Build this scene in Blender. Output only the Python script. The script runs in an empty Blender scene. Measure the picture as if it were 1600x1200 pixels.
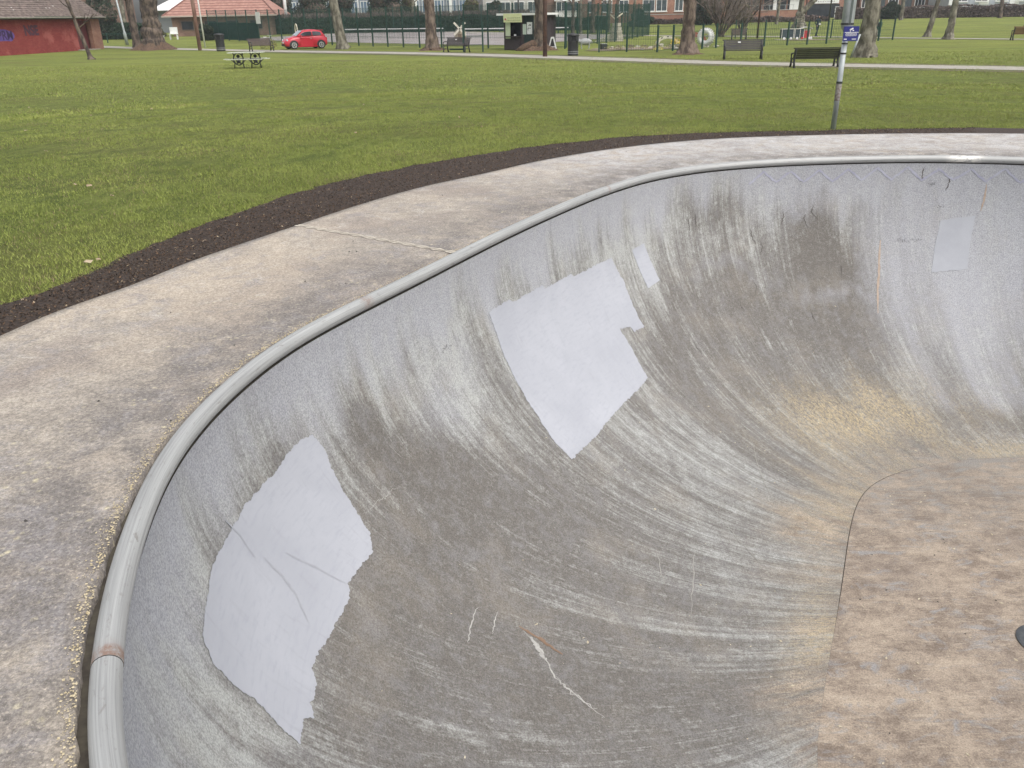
import bpy, bmesh, math, random
import numpy as np
from mathutils import Vector, Matrix
from mathutils.geometry import delaunay_2d_cdt
random.seed(7); rng = np.random.default_rng(7)
C_ = bpy.context.scene.collection
sc = bpy.context.scene
rad = math.radians

# ------------------------------------------------------------------ camera
CAM_H = 2.2
cam = bpy.data.cameras.new('camera'); co = bpy.data.objects.new('camera', cam); C_.objects.link(co)
P, R = rad(24.0), rad(1.0)
r0 = Vector((1, 0, 0)); u0 = Vector((0, math.sin(P), math.cos(P))); f0 = Vector((0, math.cos(P), -math.sin(P)))
rr = r0*math.cos(R) - u0*math.sin(R); uu = r0*math.sin(R) + u0*math.cos(R)
co.matrix_world = Matrix(((rr.x, uu.x, -f0.x, 0), (rr.y, uu.y, -f0.y, 0), (rr.z, uu.z, -f0.z, CAM_H), (0, 0, 0, 1)))
cam.sensor_width = 36.0; cam.lens = 36.0*1291/1600; cam.clip_end = 2000; cam.clip_start = .05
sc.camera = co

# ------------------------------------------------------------------ light
SUN_EL, SUN_AZ = rad(58), rad(140)        # azimuth clockwise from +Y: behind the camera, to the right
w = bpy.data.worlds.new('World'); sc.world = w; w.use_nodes = True
nt = w.node_tree; nt.nodes.clear()
sky = nt.nodes.new('ShaderNodeTexSky'); sky.sky_type = 'NISHITA'; sky.sun_disc = False
sky.sun_elevation = SUN_EL; sky.sun_rotation = SUN_AZ; sky.dust_density = 4; sky.air_density = 1.2; sky.ozone_density = 1.0
hs = nt.nodes.new('ShaderNodeHueSaturation'); hs.inputs['Saturation'].default_value = .32
bg = nt.nodes.new('ShaderNodeBackground'); bg.inputs[1].default_value = .15
wo = nt.nodes.new('ShaderNodeOutputWorld')
nt.links.new(sky.outputs[0], hs.inputs['Color']); nt.links.new(hs.outputs[0], bg.inputs[0]); nt.links.new(bg.outputs[0], wo.inputs[0])
sl = bpy.data.lights.new('sun', 'SUN'); so = bpy.data.objects.new('sun', sl); C_.objects.link(so)
sl.energy = 1.3; sl.angle = rad(50); sl.color = (1, .96, .9)
sd = Vector((math.sin(SUN_AZ)*math.cos(SUN_EL), math.cos(SUN_AZ)*math.cos(SUN_EL), math.sin(SUN_EL)))
so.rotation_euler = sd.to_track_quat('Z', 'Y').to_euler()
sc.view_settings.view_transform = 'Standard'; sc.view_settings.look = 'None'
sc.view_settings.exposure = 0.42; sc.view_settings.gamma = 1; sc.view_settings.use_curve_mapping = False
sc.cycles.max_bounces = 6

# ------------------------------------------------------------------ helpers
def tag(o, label=None, cat=None, group=None, kind=None):
    if label: o['label'] = label
    if cat: o['category'] = cat
    if group: o['group'] = group
    if kind: o['kind'] = kind
    return o
def thing(name, label, cat, loc=(0, 0, 0), rz=0, group=None, s=1):
    o = bpy.data.objects.new(name, None); C_.objects.link(o)
    o.location = loc; o.rotation_euler = (0, 0, rz); o.scale = (s, s, s); o.empty_display_size = .2
    return tag(o, label, cat, group)
def link(name, me, parent=None, mat=None):
    o = bpy.data.objects.new(name, me); C_.objects.link(o)
    if mat and not me.materials: me.materials.append(mat)
    if parent: o.parent = parent
    return o
def np_mesh(name, V, Fc, mat=None, parent=None, smooth=False, uv=None, attrs=None):
    """Fc: (n,k) int array of tris or quads"""
    V = np.asarray(V, np.float32); Fc = np.asarray(Fc, np.int32); k = Fc.shape[1]; n = len(Fc)
    me = bpy.data.meshes.new(name)
    me.vertices.add(len(V)); me.vertices.foreach_set('co', V.ravel())
    me.loops.add(n*k); me.loops.foreach_set('vertex_index', Fc.ravel())
    me.polygons.add(n); me.polygons.foreach_set('loop_start', np.arange(0, n*k, k, dtype=np.int32))
    try: me.polygons.foreach_set('loop_total', np.full(n, k, np.int32))
    except Exception: pass
    me.update(calc_edges=True); me.validate()
    if smooth: me.polygons.foreach_set('use_smooth', np.ones(n, bool))
    if uv is not None:
        l = me.uv_layers.new(name='UVMap'); l.data.foreach_set('uv', np.asarray(uv, np.float32)[Fc.ravel()].ravel())
    for a, d in (attrs or {}).items():
        at = me.attributes.new(a, 'FLOAT', 'POINT'); at.data.foreach_set('value', np.asarray(d, np.float32))
    return link(name, me, parent, mat)
class MB:
    def __init__(s): s.v = []; s.f = []
    def add(s, vs, fs, M=None):
        b = len(s.v)
        for p in vs:
            p = Vector(p); s.v.append(M @ p if M else p)
        s.f += [tuple(i+b for i in q) for q in fs]; return s
    def box(s, c, d, rz=0, rx=0, ry=0):
        x, y, z = d[0]/2, d[1]/2, d[2]/2
        M = Matrix.Translation(c) @ Matrix.Rotation(rz, 4, 'Z') @ Matrix.Rotation(ry, 4, 'Y') @ Matrix.Rotation(rx, 4, 'X')
        return s.add([(-x,-y,-z),(x,-y,-z),(x,y,-z),(-x,y,-z),(-x,-y,z),(x,-y,z),(x,y,z),(-x,y,z)],
                     [(0,3,2,1),(4,5,6,7),(0,1,5,4),(1,2,6,5),(2,3,7,6),(3,0,4,7)], M)
    def tube(s, pts, rads, n=8, cap=True, flat=1.0):
        pts = [Vector(p) for p in pts]
        if not hasattr(rads, '__len__'): rads = [rads]*len(pts)
        b = len(s.v); ref = None
        for i, p in enumerate(pts):
            d = (pts[min(i+1, len(pts)-1)] - pts[max(i-1, 0)]).normalized()
            if ref is None:
                ref = Vector((0, 0, 1)) if abs(d.z) < .9 else Vector((1, 0, 0))
            a = (ref - d*ref.dot(d)).normalized(); ref = a; c = d.cross(a)
            for k in range(n):
                t = 2*math.pi*k/n; s.v.append(p + (a*math.cos(t)*flat + c*math.sin(t))*rads[i])
        for i in range(len(pts)-1):
            for k in range(n):
                a_, b_ = b+i*n+k, b+i*n+(k+1) % n; s.f.append((a_, b_, b_+n, a_+n))
        if cap:
            s.f.append(tuple(b+k for k in range(n))[::-1]); e = b+(len(pts)-1)*n; s.f.append(tuple(e+k for k in range(n)))
        return s
    def prism(s, poly, y0, y1, M=None):
        """poly in (x,z), extruded along y"""
        n = len(poly)
        vs = [(x, y0, z) for x, z in poly] + [(x, y1, z) for x, z in poly]
        fs = [tuple(range(n)), tuple(range(2*n-1, n-1, -1))] + [(i, i+n, (i+1) % n+n, (i+1) % n) for i in range(n)]
        return s.add(vs, fs, M)
    def lathe(s, prof, n=16, M=None, cap=True):
        vs = []; fs = []
        for r, z in prof:
            for k in range(n): t = 2*math.pi*k/n; vs.append((r*math.cos(t), r*math.sin(t), z))
        for i in range(len(prof)-1):
            for k in range(n): fs.append((i*n+k, i*n+(k+1) % n, (i+1)*n+(k+1) % n, (i+1)*n+k))
        if cap: fs.append(tuple(range(n))[::-1]); fs.append(tuple(range((len(prof)-1)*n, len(prof)*n)))
        return s.add(vs, fs, M)
    def mesh(s, name, mat, smooth=False):
        me = bpy.data.meshes.new(name); me.from_pydata([tuple(v) for v in s.v], [], s.f); me.update()
        bm = bmesh.new(); bm.from_mesh(me); bmesh.ops.recalc_face_normals(bm, faces=bm.faces); bm.to_mesh(me); bm.free()
        if smooth:
            for p in me.polygons: p.use_smooth = True
        me.materials.append(mat); return me
    def build(s, name, mat, parent=None, smooth=False, loc=None, rz=None):
        o = link(name, s.mesh(name, mat, smooth), parent)
        if loc: o.location = loc
        if rz is not None: o.rotation_euler.z = rz
        return o
def kids(o): return [c for c in C_.objects if c.parent == o]
def copy_tree(o, parent=None, smap=None):
    c = o.copy(); C_.objects.link(c)
    if parent is not None: c.parent = parent; c.matrix_parent_inverse = o.matrix_parent_inverse
    for ch in kids(o): copy_tree(ch, c)
    return c
def place(o, x, y, rz=0, label=None, z=None):
    o.location = (x, y, ground(x, y) if z is None else z); o.rotation_euler = (0, 0, rz)
    if label: o['label'] = label
    return o

# ------------------------------------------------------------------ material helpers
class NT:
    def __init__(s, name):
        s.m = bpy.data.materials.new(name); s.m.use_nodes = True; s.t = s.m.node_tree; s.b = s.t.nodes['Principled BSDF']
    def n(s, typ, **kw):
        x = s.t.nodes.new('ShaderNode'+typ)
        for k, v in kw.items(): setattr(x, k, v)
        return x
    def l(s, a, b): s.t.links.new(a, b)
    def val(s, sock, v):
        if hasattr(v, 'is_output') or isinstance(v, bpy.types.NodeSocket): s.l(v, sock)
        elif v is not None:
            if isinstance(v, tuple) and len(v) == 3 and sock.type == 'RGBA': v = (*v, 1)
            sock.default_value = v
    def coord(s, kind='Object', scale=(1, 1, 1)):
        if kind == 'World': o = s.n('NewGeometry').outputs['Position']
        else: o = s.n('TexCoord').outputs[kind]
        m = s.n('Mapping'); s.l(o, m.inputs[0]); m.inputs['Scale'].default_value = scale
        return m.outputs[0]
    def noise(s, vec, scale, detail=4, rough=.55, dist=0):
        x = s.n('TexNoise'); s.l(vec, x.inputs['Vector']); x.inputs['Scale'].default_value = scale
        x.inputs['Detail'].default_value = detail; x.inputs['Roughness'].default_value = rough; x.inputs['Distortion'].default_value = dist
        return x.outputs['Fac']
    def ramp(s, fac, a, b, lo=0.0, hi=1.0):
        x = s.n('MapRange'); s.l(fac, x.inputs[0]); x.inputs[1].default_value = a; x.inputs[2].default_value = b
        x.inputs[3].default_value = lo; x.inputs[4].default_value = hi; return x.outputs[0]
    def math(s, op, a, b=0.5, clamp=False):
        x = s.n('Math', operation=op, use_clamp=clamp); s.val(x.inputs[0], a); s.val(x.inputs[1], b); return x.outputs[0]
    def mix(s, fac, a, b, mode='MIX'):
        x = s.n('Mix', data_type='RGBA', blend_type=mode); s.val(x.inputs[0], fac); s.val(x.inputs[6], a); s.val(x.inputs[7], b)
        return x.outputs[2]
    def attr(s, name): x = s.n('Attribute', attribute_name=name); return x.outputs['Fac']
    def bump(s, h, strength=.3, dist=.01):
        x = s.n('Bump'); s.l(h, x.inputs['Height']); x.inputs['Strength'].default_value = strength; x.inputs['Distance'].default_value = dist
        s.l(x.outputs[0], s.b.inputs['Normal'])
    def out(s, col, rough=.8, metal=0, spec=None):
        s.val(s.b.inputs['Base Color'], col); s.val(s.b.inputs['Roughness'], rough); s.b.inputs['Metallic'].default_value = metal
        if spec is not None: s.b.inputs['Specular IOR Level'].default_value = spec
        return s.m
def mat(name, c1, c2=None, scale=8, rough=.7, bump=0, metal=0, coord='Object', stretch=(1, 1, 1), lo=.35, hi=.65, bdist=.01, spec=None):
    t = NT(name)
    if c2 is None: return t.out(c1, rough, metal, spec)
    v = t.coord(coord, stretch); f = t.noise(v, scale, 5, .6)
    if bump: t.bump(f, bump, bdist)
    return t.out(t.mix(t.ramp(f, lo, hi), c1, c2), rough, metal, spec)

# ------------------------------------------------------------------ ground height
def ground(x, y):
    r = np.hypot(np.asarray(x)-3, np.asarray(y)-5); k = np.clip((r-7)/21, 0, 1); k = k*k*(3-2*k)
    m = np.clip((np.asarray(y)-75)/80, 0, 1); m = m*m*(3-2*m)
    z = .62*(1-k)+1.1*m
    return float(z) if np.ndim(z) == 0 else z

# ------------------------------------------------------------------ bowl geometry
DECK = .75; FLOOR = -1.4
PAIRS = [(-.87,1.26,1.45,2.95),(-1.04,1.65,1.55,3.15),(-1.14,1.97,1.62,3.3),(-1.21,2.28,1.68,3.43),(-1.26,2.62,1.74,3.56),(-1.26,2.99,1.81,3.72),
 (-1.20,3.42,1.9,3.9),(-1.08,3.86,2.0,4.1),(-.86,4.34,2.1,4.3),(-.61,4.83,2.2,4.53),(-.32,5.42,2.33,4.8),(.02,6.09,2.46,5.1),
 (.45,6.86,2.62,5.42),(.9,7.58,2.76,5.68),(1.41,8.2,2.92,5.87),(2.01,8.63,3.1,6.03),(2.73,8.88,3.4,6.17),(3.44,8.98,3.8,6.28),
 (4.14,9.0,4.25,6.36),(4.77,8.92,4.65,6.36),(5.5,8.68,5.0,6.2),(6.5,8.15,5.35,5.9),(7.4,7.1,5.6,5.5),(7.85,5.5,5.6,4.8),(7.75,3.6,5.4,4.1),
 (7.0,1.9,5.0,3.5),(5.6,.8,4.3,3.05),(3.8,.25,3.4,2.8),(2.0,.1,2.5,2.7),(.6,.15,1.9,2.7),(-.1,.45,1.62,2.75),(-.55,.82,1.52,2.85)]
def closed_spline(P, n):
    P = np.array(P, float); m = len(P); out = []
    for i in range(m):
        a, b, c, d = P[i-1], P[i], P[(i+1) % m], P[(i+2) % m]
        t = np.linspace(0, 1, 60, endpoint=False)[:, None]
        out.append(.5*((2*b)+(c-a)*t+(2*a-5*b+4*c-d)*t**2+(-a+3*b-3*c+d)*t**3))
    out = np.vstack(out)
    d = np.hypot(*(np.roll(out[:, :2], -1, 0)-out[:, :2]).T); s = np.concatenate([[0], np.cumsum(d)]); L = s[-1]
    q = np.linspace(0, L, n, endpoint=False)
    ext = np.vstack([out, out[:1]])
    return np.stack([np.interp(q, s, ext[:, j]) for j in range(out.shape[1])], 1), L
def smooth_loop(A, sig):
    n = len(A); k = np.arange(-4*sig, 4*sig+1); g_ = np.exp(-.5*(k/sig)**2); g_ /= g_.sum()
    return sum(np.roll(A, -int(kk), 0)*gg for kk, gg in zip(k, g_))
NT_ = 1300
LOOP, CLEN = closed_spline(PAIRS, NT_)
CC = smooth_loop(LOOP[:, :2], 8); FF = smooth_loop(LOOP[:, 2:], 30)
tang = np.roll(CC, -1, 0)-np.roll(CC, 1, 0); tang /= np.linalg.norm(tang, axis=1)[:, None]
INW = np.stack([tang[:, 1], -tang[:, 0]], 1)      # towards the inside (the loop runs clockwise seen from above)
CCin = CC+INW*.022
UEXP = 1.0
def surf(t, th, off=0.0):
    """t metres along the coping, th 0..pi/2 down the wall"""
    t = np.asarray(t, float)/CLEN*NT_; th = np.asarray(th, float)
    i = np.floor(t).astype(int) % NT_; j = (i+1) % NT_; f = (t-np.floor(t))[..., None]
    def pt(ii, th):
        u = (1-np.cos(th))**UEXP; xy = CCin[ii]+(FF[ii]-CCin[ii])*u[..., None]
        return np.concatenate([xy, (.70+(FLOOR-.70)*np.sin(th))[..., None]], -1)
    p = pt(i, th)*(1-f)+pt(j, th)*f
    if off:
        e = 1e-3
        a = pt(i, np.minimum(th+e, math.pi/2))-pt(i, np.maximum(th-e, 0)); tt = pt((i+3) % NT_, th)-pt((i-3) % NT_, th)
        nrm = np.cross(a, tt); nrm /= np.linalg.norm(nrm, axis=-1)[..., None]
        s_ = np.sign(nrm[..., 2:3]+1e-9*0+(nrm[..., :2]*INW[i]).sum(-1, keepdims=True)); p = p+nrm*s_*off
    return p
# ==== GEO END
VLEN = 3.95                                       # metres of profile, lip to floor seam
def lattice(u, v, su, sv, seed, per=None):
    r = np.random.default_rng(seed); G = r.random((512, 512))
    a = u*su; b = v*sv; i = np.floor(a).astype(int); j = np.floor(b).astype(int); fa = a-i; fb = b-j
    fa = fa*fa*(3-2*fa); fb = fb*fb*(3-2*fb); g = lambda x, y: G[x % 512, y % 512]
    return (g(i, j)*(1-fa)+g(i+1, j)*fa)*(1-fb)+(g(i, j+1)*(1-fa)+g(i+1, j+1)*fa)*fb
def fbm(u, v, su, sv, seed, o=4):
    return sum(lattice(u, v, su*2**k, sv*2**k, seed+k)*.5**k for k in range(o))/sum(.5**k for k in range(o))
def blob(t, h, ct, ch, rt, rh): return np.exp(-(((t-ct)/rt)**2+((h-ch)/rh)**2))
def sstep(x, a, b): k = np.clip((x-a)/(b-a), 0, 1); return k*k*(3-2*k)

# ---- concrete materials
def wall_mat():
    m = NT('painted_bowl_concrete'); uv = m.coord('UV'); ob = m.coord('Object')
    st = m.noise(m.coord('UV', (16, .8, 1)), 1.0, 7, .72, .35)
    st2 = m.noise(m.coord('UV', (46, 1.8, 1)), 1.0, 6, .7, .25)
    fi = m.noise(ob, 90, 4, .75); md = m.noise(ob, 9, 5, .65, .4); lg = m.noise(ob, 2.2, 4, .6)
    g = m.attr('grime')
    g = m.math('ADD', g, m.ramp(st, .38, .62, -.27, .27))
    g = m.math('ADD', g, m.math('MULTIPLY', m.math('SUBTRACT', md, .47), 1.5))
    g = m.math('ADD', g, m.ramp(st2, .40, .60, -.15, .15))
    st3 = m.noise(m.coord('UV', (110, 5, 1)), 1.0, 5, .7, .2); g = m.math('ADD', g, m.ramp(st3, .4, .6, -.09, .09))
    g = m.math('ADD', g, m.math('MULTIPLY', m.math('SUBTRACT', fi, .5), 1.15), True)
    cr = m.noise(ob, 30, 6, .8, .3); g = m.math('ADD', g, m.ramp(cr, .40, .60, -.17, .17))
    c = m.mix(g, (.375, .38, .365), (.138, .127, .115))
    c = m.mix(m.ramp(lg, .5, .7, 0, .35), c, (.27, .24, .20))
    p = m.attr('paint')
    p = m.math('ADD', p, m.math('MULTIPLY', m.math('SUBTRACT', md, .52), 1.0))
    p = m.math('ADD', p, m.math('MULTIPLY', m.math('SUBTRACT', st, .5), .55), True)
    c = m.mix(m.math('MULTIPLY', p, .85), c, (.35, .355, .38))
    fcol, _h = floor_col(m)
    c = m.mix(m.math('MULTIPLY', m.attr('fl'), m.ramp(m.noise(m.coord('UV', (4, 1.6, 1)), 1.5, 6, .75, .5), .36, .56), True), c, fcol)
    tn = m.attr('tan')
    s3 = m.noise(m.coord('UV', (5, 3, 1)), 7.0, 7, .85, .4)
    tn = m.math('MULTIPLY', tn, m.ramp(s3, .42, .62), True)
    c = m.mix(m.math('MULTIPLY', tn, .9), c, (.50, .405, .25))
    sp = m.ramp(m.noise(ob, 110, 5, .85), .40, .60, .70, 1.30)
    cs = m.n('CombineColor'); m.l(sp, cs.inputs[0]); m.l(sp, cs.inputs[1]); m.l(sp, cs.inputs[2])
    c = m.mix(1.0, c, cs.outputs[0], 'MULTIPLY')
    # fine pits
    v = m.n('TexVoronoi'); m.l(ob, v.inputs['Vector']); v.inputs['Scale'].default_value = 42
    pit = m.math('MULTIPLY', m.ramp(v.outputs['Distance'], .03, .10, 1, 0), m.ramp(md, .42, .56))
    c = m.mix(m.math('MULTIPLY', pit, .75), c, (.06, .05, .045))
    lgt = m.ramp(m.noise(m.coord('UV', (70, 9, 1)), 1.0, 6, .8, .4), .62, .70, 0, .35); c = m.mix(lgt, c, (.45, .44, .42))
    m.bump(m.math('ADD', fi, m.math('MULTIPLY', md, 2.0)), .5, .005)
    return m.out(c, .82, 0, .3)
def floor_col(m, ob0=None):
    ob = m.coord('World')
    a = m.noise(m.coord('World', (1, 1.5, 1)), 2.3, 7, .75, .6); b = m.noise(m.coord('World', (1, 1.25, 1)), 4.5, 9, .82, .1); f = m.noise(ob, 95, 5, .85)
    g = m.noise(m.coord('World', (1.4, 3.2, 1)), 3.0, 6, .72, 1.0)
    c = m.mix(m.ramp(b, .41, .59), (.185, .147, .118), (.35, .288, .228))
    c = m.mix(m.ramp(a, .5, .66, 0, .7), c, (.44, .365, .285)); b2 = m.noise(m.coord('World', (1, 1, 1)), 1.1, 6, .7, .3); c = m.mix(m.ramp(b2, .5, .64, 0, .55), c, (.20, .165, .14))
    st0 = m.noise(m.coord('World', (5, 30, 1)), 1.0, 6, .8, .3); c = m.mix(m.ramp(st0, .54, .64, 0, .45), c, (.47, .40, .32))
    c = m.mix(m.ramp(g, .54, .66, 0, .75), c, (.27, .27, .275))
    y_ = m.n('SeparateXYZ'); m.l(ob, y_.inputs[0]); c = m.mix(m.math('MULTIPLY', m.ramp(y_.outputs[1], 4.9, 6.3, 0, 1), m.ramp(g, .42, .58, .2, .9)), c, (.24, .225, .205))
    sp = m.ramp(f, .40, .60, .70, 1.30)
    cs = m.n('CombineColor'); [m.l(sp, cs.inputs[i]) for i in range(3)]
    c = m.mix(1.0, c, cs.outputs[0], 'MULTIPLY')
    st = m.noise(m.coord('World', (2, 22, 1)), 1.0, 4, .6, 1.2)
    c = m.mix(m.ramp(st, .62, .74, 0, .5), c, (.50, .42, .33))
    return c, f
def floor_mat():
    m = NT('stained_floor_concrete'); c, h = floor_col(m); m.bump(h, .3, .004)
    return m.out(c, .85, 0, .3)
def deck_mat():
    m = NT('weathered_deck_concrete'); ob = m.coord('Object')
    e = m.attr('edge'); far = m.attr('far')
    a = m.noise(ob, 1.3, 5, .65, .4); b = m.noise(ob, 9, 9, .85, .1); f = m.noise(ob, 90, 5, .85); s = m.noise(m.coord('Object', (1, 1, 1)), 5, 5, .7, .8)
    c = m.mix(m.ramp(b, .38, .62), (.265, .235, .20), (.435, .385, .325))
    c = m.mix(m.ramp(a, .46, .60, 0, .75), c, (.25, .215, .19)); a2 = m.noise(ob, .55, 6, .7); c = m.mix(m.ramp(a2, .5, .62, 0, .5), c, (.47, .395, .31))
    c = m.mix(m.ramp(s, .55, .75, 0, .5), c, (.50, .48, .46))
    c = m.mix(m.math('MULTIPLY', far, m.ramp(s, .35, .62, .1, .9)), c, (.48, .475, .475))
    dk = m.math('MULTIPLY', m.ramp(e, .02, .7), m.ramp(m.noise(ob, 3.2, 8, .8), .40, .56, .15, .95), True)
    c = m.mix(dk, c, (.17, .155, .145))
    gy = m.noise(ob, 3.5, 8, .85, .6); c = m.mix(m.ramp(gy, .50, .62, 0, .7), c, (.25, .235, .235))
    pk = m.noise(m.coord('Object', (1.2, .9, 1)), 75, 5, .85); c = m.mix(m.ramp(pk, .54, .64, 0, .5), c, (.56, .49, .40))
    # lichen crusts, thicker near the coping
    v = m.n('TexVoronoi'); m.l(m.coord('Object'), v.inputs['Vector']); v.inputs['Scale'].default_value = 26; v.inputs['Randomness'].default_value = 1
    li = m.math('MULTIPLY', m.ramp(v.outputs['Distance'], .12, .35, 1, 0), m.ramp(m.noise(ob, 5, 5, .75, .6), .52, .64))
    li = m.math('MULTIPLY', li, m.ramp(e, 0, .6, .3, 1))
    c = m.mix(m.math('MULTIPLY', li, .8), c, (.56, .50, .34))
    sp = m.ramp(f, .40, .60, .66, 1.34); cs = m.n('CombineColor'); [m.l(sp, cs.inputs[i]) for i in range(3)]
    c = m.mix(1.0, c, cs.outputs[0], 'MULTIPLY')
    m.bump(f, .35, .004)
    return m.out(c, .88, 0, .25)
def pipe_mat():
    m = NT('galvanised_coping_steel'); uv = m.coord('UV')
    n = m.noise(m.coord('UV', (1.2, 110, 1)), 1.0, 6, .75); b = m.noise(m.coord('UV', (14, 40, 1)), 1.0, 5, .7, .5)
    c = m.mix(m.ramp(n, .3, .7), (.25, .25, .245), (.50, .505, .495))
    c = m.mix(m.ramp(b, .58, .72, 0, .7), c, (.20, .18, .16))
    ru = m.math('MULTIPLY', m.attr('rust'), m.ramp(b, .25, .5, .5, 1), True)
    c = m.mix(m.math('MULTIPLY', ru, m.ramp(m.noise(m.coord('UV', (30, 30, 1)), 1, 5, .8), .38, .56, .15, 1)), c, (.27, .18, .14))
    wh = m.math('MULTIPLY', m.attr('white'), m.ramp(b, .4, .5), True)
    c = m.mix(wh, c, (.75, .73, .68))
    m.bump(n, .15, .002)
    return m.out(c, m.ramp(n, .3, .7, .45, .68), .25)

BOWL = thing('skate_bowl', 'grey concrete skate bowl with pale paint patches and steel coping', 'skate bowl', (3, 5, 0))
def bowl_child(o): o.parent = BOWL; o.matrix_parent_inverse = Matrix.Translation((-3, -5, 0)); return o
# wall
TT = np.arange(NT_)/NT_*CLEN; TH = np.linspace(0, math.pi/2, 150)
tt, hh = np.meshgrid(TT, TH, indexing='ij'); PW = surf(tt, hh)
vv = hh/(math.pi/2)*VLEN
big = fbm(tt, vv, .9, .7, 11); wt_, wh_ = tt+(fbm(tt, vv, 2.2, 1.5, 61, 5)-.5)*.7, hh+(fbm(tt, vv, 3.0, .9, 62, 5)-.5)*.32; stk = fbm(tt, vv, 5, .35, 21); stk2 = fbm(tt, vv, 11, .5, 31, 3)
# grime: where shoes, wheels and water have left the paint worn and dark
gr = .36+.33*sstep(wh_, .2, .75)-.12*sstep(tt, 10, 11)
for ct, ch, rt, rh, a in [(3.0,.75,.7,.35,.35),(3.1,.40,.35,.18,.35),(1.9,.62,.5,.14,.32),(1.5,.85,.8,.25,.15),(8.1,.75,.9,.32,.40),(7.6,.5,.35,.2,.30),(9.85,.46,.16,.16,.30),(9.6,.40,.10,.14,.2),
        (8.5,.24,.5,.10,.42),(9.0,.62,.4,.2,.22),(9.7,.7,.4,.3,.35),(9.75,.18,.18,.08,.25),(4.15,.42,.35,.2,-.18),(3.6,.25,.3,.1,-.1),(5.6,.95,.9,.12,.1),(4.4,1.2,1.2,.2,-.08),
        (9.5,1.2,.9,.12,.3),(11.4,1.3,1.0,.10,.42),(10.8,.7,.4,.3,-.1),(6.8,1.2,.9,.2,.1),(2.0,1.3,1.0,.25,-.05),(1.8,.1,1.0,.08,-.15)]:
    gr += a*blob(wt_, wh_, ct, ch, rt, rh)*(.45+1.1*fbm(tt, vv, 9, .6, 63, 4))
big2 = fbm(tt, vv, 1.6, .35, 12, 4); gr += (stk-.5)*.55*sstep(hh, .1, .3)+(stk2-.5)*.55*sstep(hh, .08, .2)+(big-.5)*.8+(big2-.5)*.9*sstep(hh, .1, .3)
def near_path(path, wd):
    best = np.full(tt.shape, 9.)
    for (a, b), (c, d) in zip(path[:-1], path[1:]):
        b_, d_ = b/(math.pi/2)*VLEN, d/(math.pi/2)*VLEN; ex, ey = c-a, d_-b_; q = np.clip(((tt-a)*ex+(vv-b_)*ey)/(ex*ex+ey*ey), 0, 1)
        best = np.minimum(best, np.hypot(tt-a-q*ex, vv-b_-q*ey))
    return np.exp(-(best/wd)**2)
gr -= (.35+.6*fbm(tt, vv, 6, 3, 64, 4))*.75*near_path([(3.2,.15),(3.19,.272),(3.08,.37),(2.94,.496),(2.83,.61),(2.72,.74)], .035)
gr += .35*blob(wt_, wh_, 2.95, .42, .12, .22)+.3*blob(wt_, wh_, 2.75, .66, .15, .15)+.3*blob(wt_, wh_, 7.2, .75, .25, .25)+.28*blob(wt_, wh_, 2.2, .72, .25, .15)
gr -= .3*near_path([(2.02,.53),(1.9,.62),(1.75,.74),(1.5,.9),(1.3,1.05)], .07)+.25*near_path([(1.65,.6),(1.4,.8),(1.05,1.0)], .05)+.22*near_path([(6.2,.8),(5.3,1.05),(4.2,1.25),(3.6,1.32)], .1)
gr += .3*near_path([(6.1,.8),(5.5,1.0),(4.9,1.12)], .05)+.25*near_path([(7.7,.5),(7.3,.8),(6.9,1.1)], .05)+.3*near_path([(8.2,.6),(8.0,.85),(7.8,1.05)], .04)
pn = 1.0-sstep(wh_+(stk-.5)*.22+(stk2-.5)*.16, .05, .30)*.95            # pale paint band below the coping
pn = np.maximum(pn, .55*blob(wt_, wh_, 3.9, .32, .5, .14)*fbm(tt, vv, 7, .7, 67, 4)*1.6)
pn = np.maximum(pn, (.95-.5*sstep(hh, .5, 1.1)+(stk-.5)*1.1)*sstep(tt, 9.9, 10.7)*(1-sstep(hh, 1.22, 1.34)))
pn = np.maximum(pn, .75*blob(wt_, wh_, 8.6, .52, .9, .05)*fbm(tt, vv, 12, 2, 65, 4)+(stk-.5)*.3-.1)
pn = np.maximum(pn, .8*blob(wt_, wh_, 9.9, .62, .6, .06)*fbm(tt, vv, 12, 2, 66, 4)+(stk2-.5)*.3)
pn -= .5*blob(tt, hh, 9.85, .45, .3, .1)
tn = 1.25*blob(wt_, wh_, 9.1, 1.28, 1.5, .17)*sstep(fbm(tt, vv, 2, 1.2, 51), .25, .6)+.5*blob(wt_, wh_, 6.4, 1.5, 1.8, .09)+.4*blob(tt, hh, 3.0, 1.52, 1.2, .07)
tn += .5*sstep(hh, 1.45, 1.56)*sstep(fbm(tt, vv, 1.2, 1.2, 52), .4, .6)+.5*sstep(tt, 9.5, 10.5)*blob(tt, hh, 11, 1.5, 2, .06)
flo = .95*sstep(wh_+(big-.5)*.25, 1.42+.0*tt, 1.62)+.35*blob(wt_, wh_, 5.0, 1.48, 2.2, .10)+.5*blob(wt_, wh_, 9, 1.42, 1.6, .12)
idx = np.arange(NT_*150).reshape(NT_, 150); nx = np.roll(idx, -1, 0)
Q = np.stack([idx[:, :-1], idx[:, 1:], nx[:, 1:], nx[:, :-1]], -1).reshape(-1, 4)
wall = np_mesh('bowl_wall', PW.reshape(-1, 3), Q, wall_mat(), None, True,
               uv=np.stack([tt.ravel(), vv.ravel()], 1), attrs={'fl': flo.ravel(), 'grime': gr.ravel(), 'paint': pn.ravel(), 'tan': tn.ravel()})
bowl_child(wall)
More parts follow.
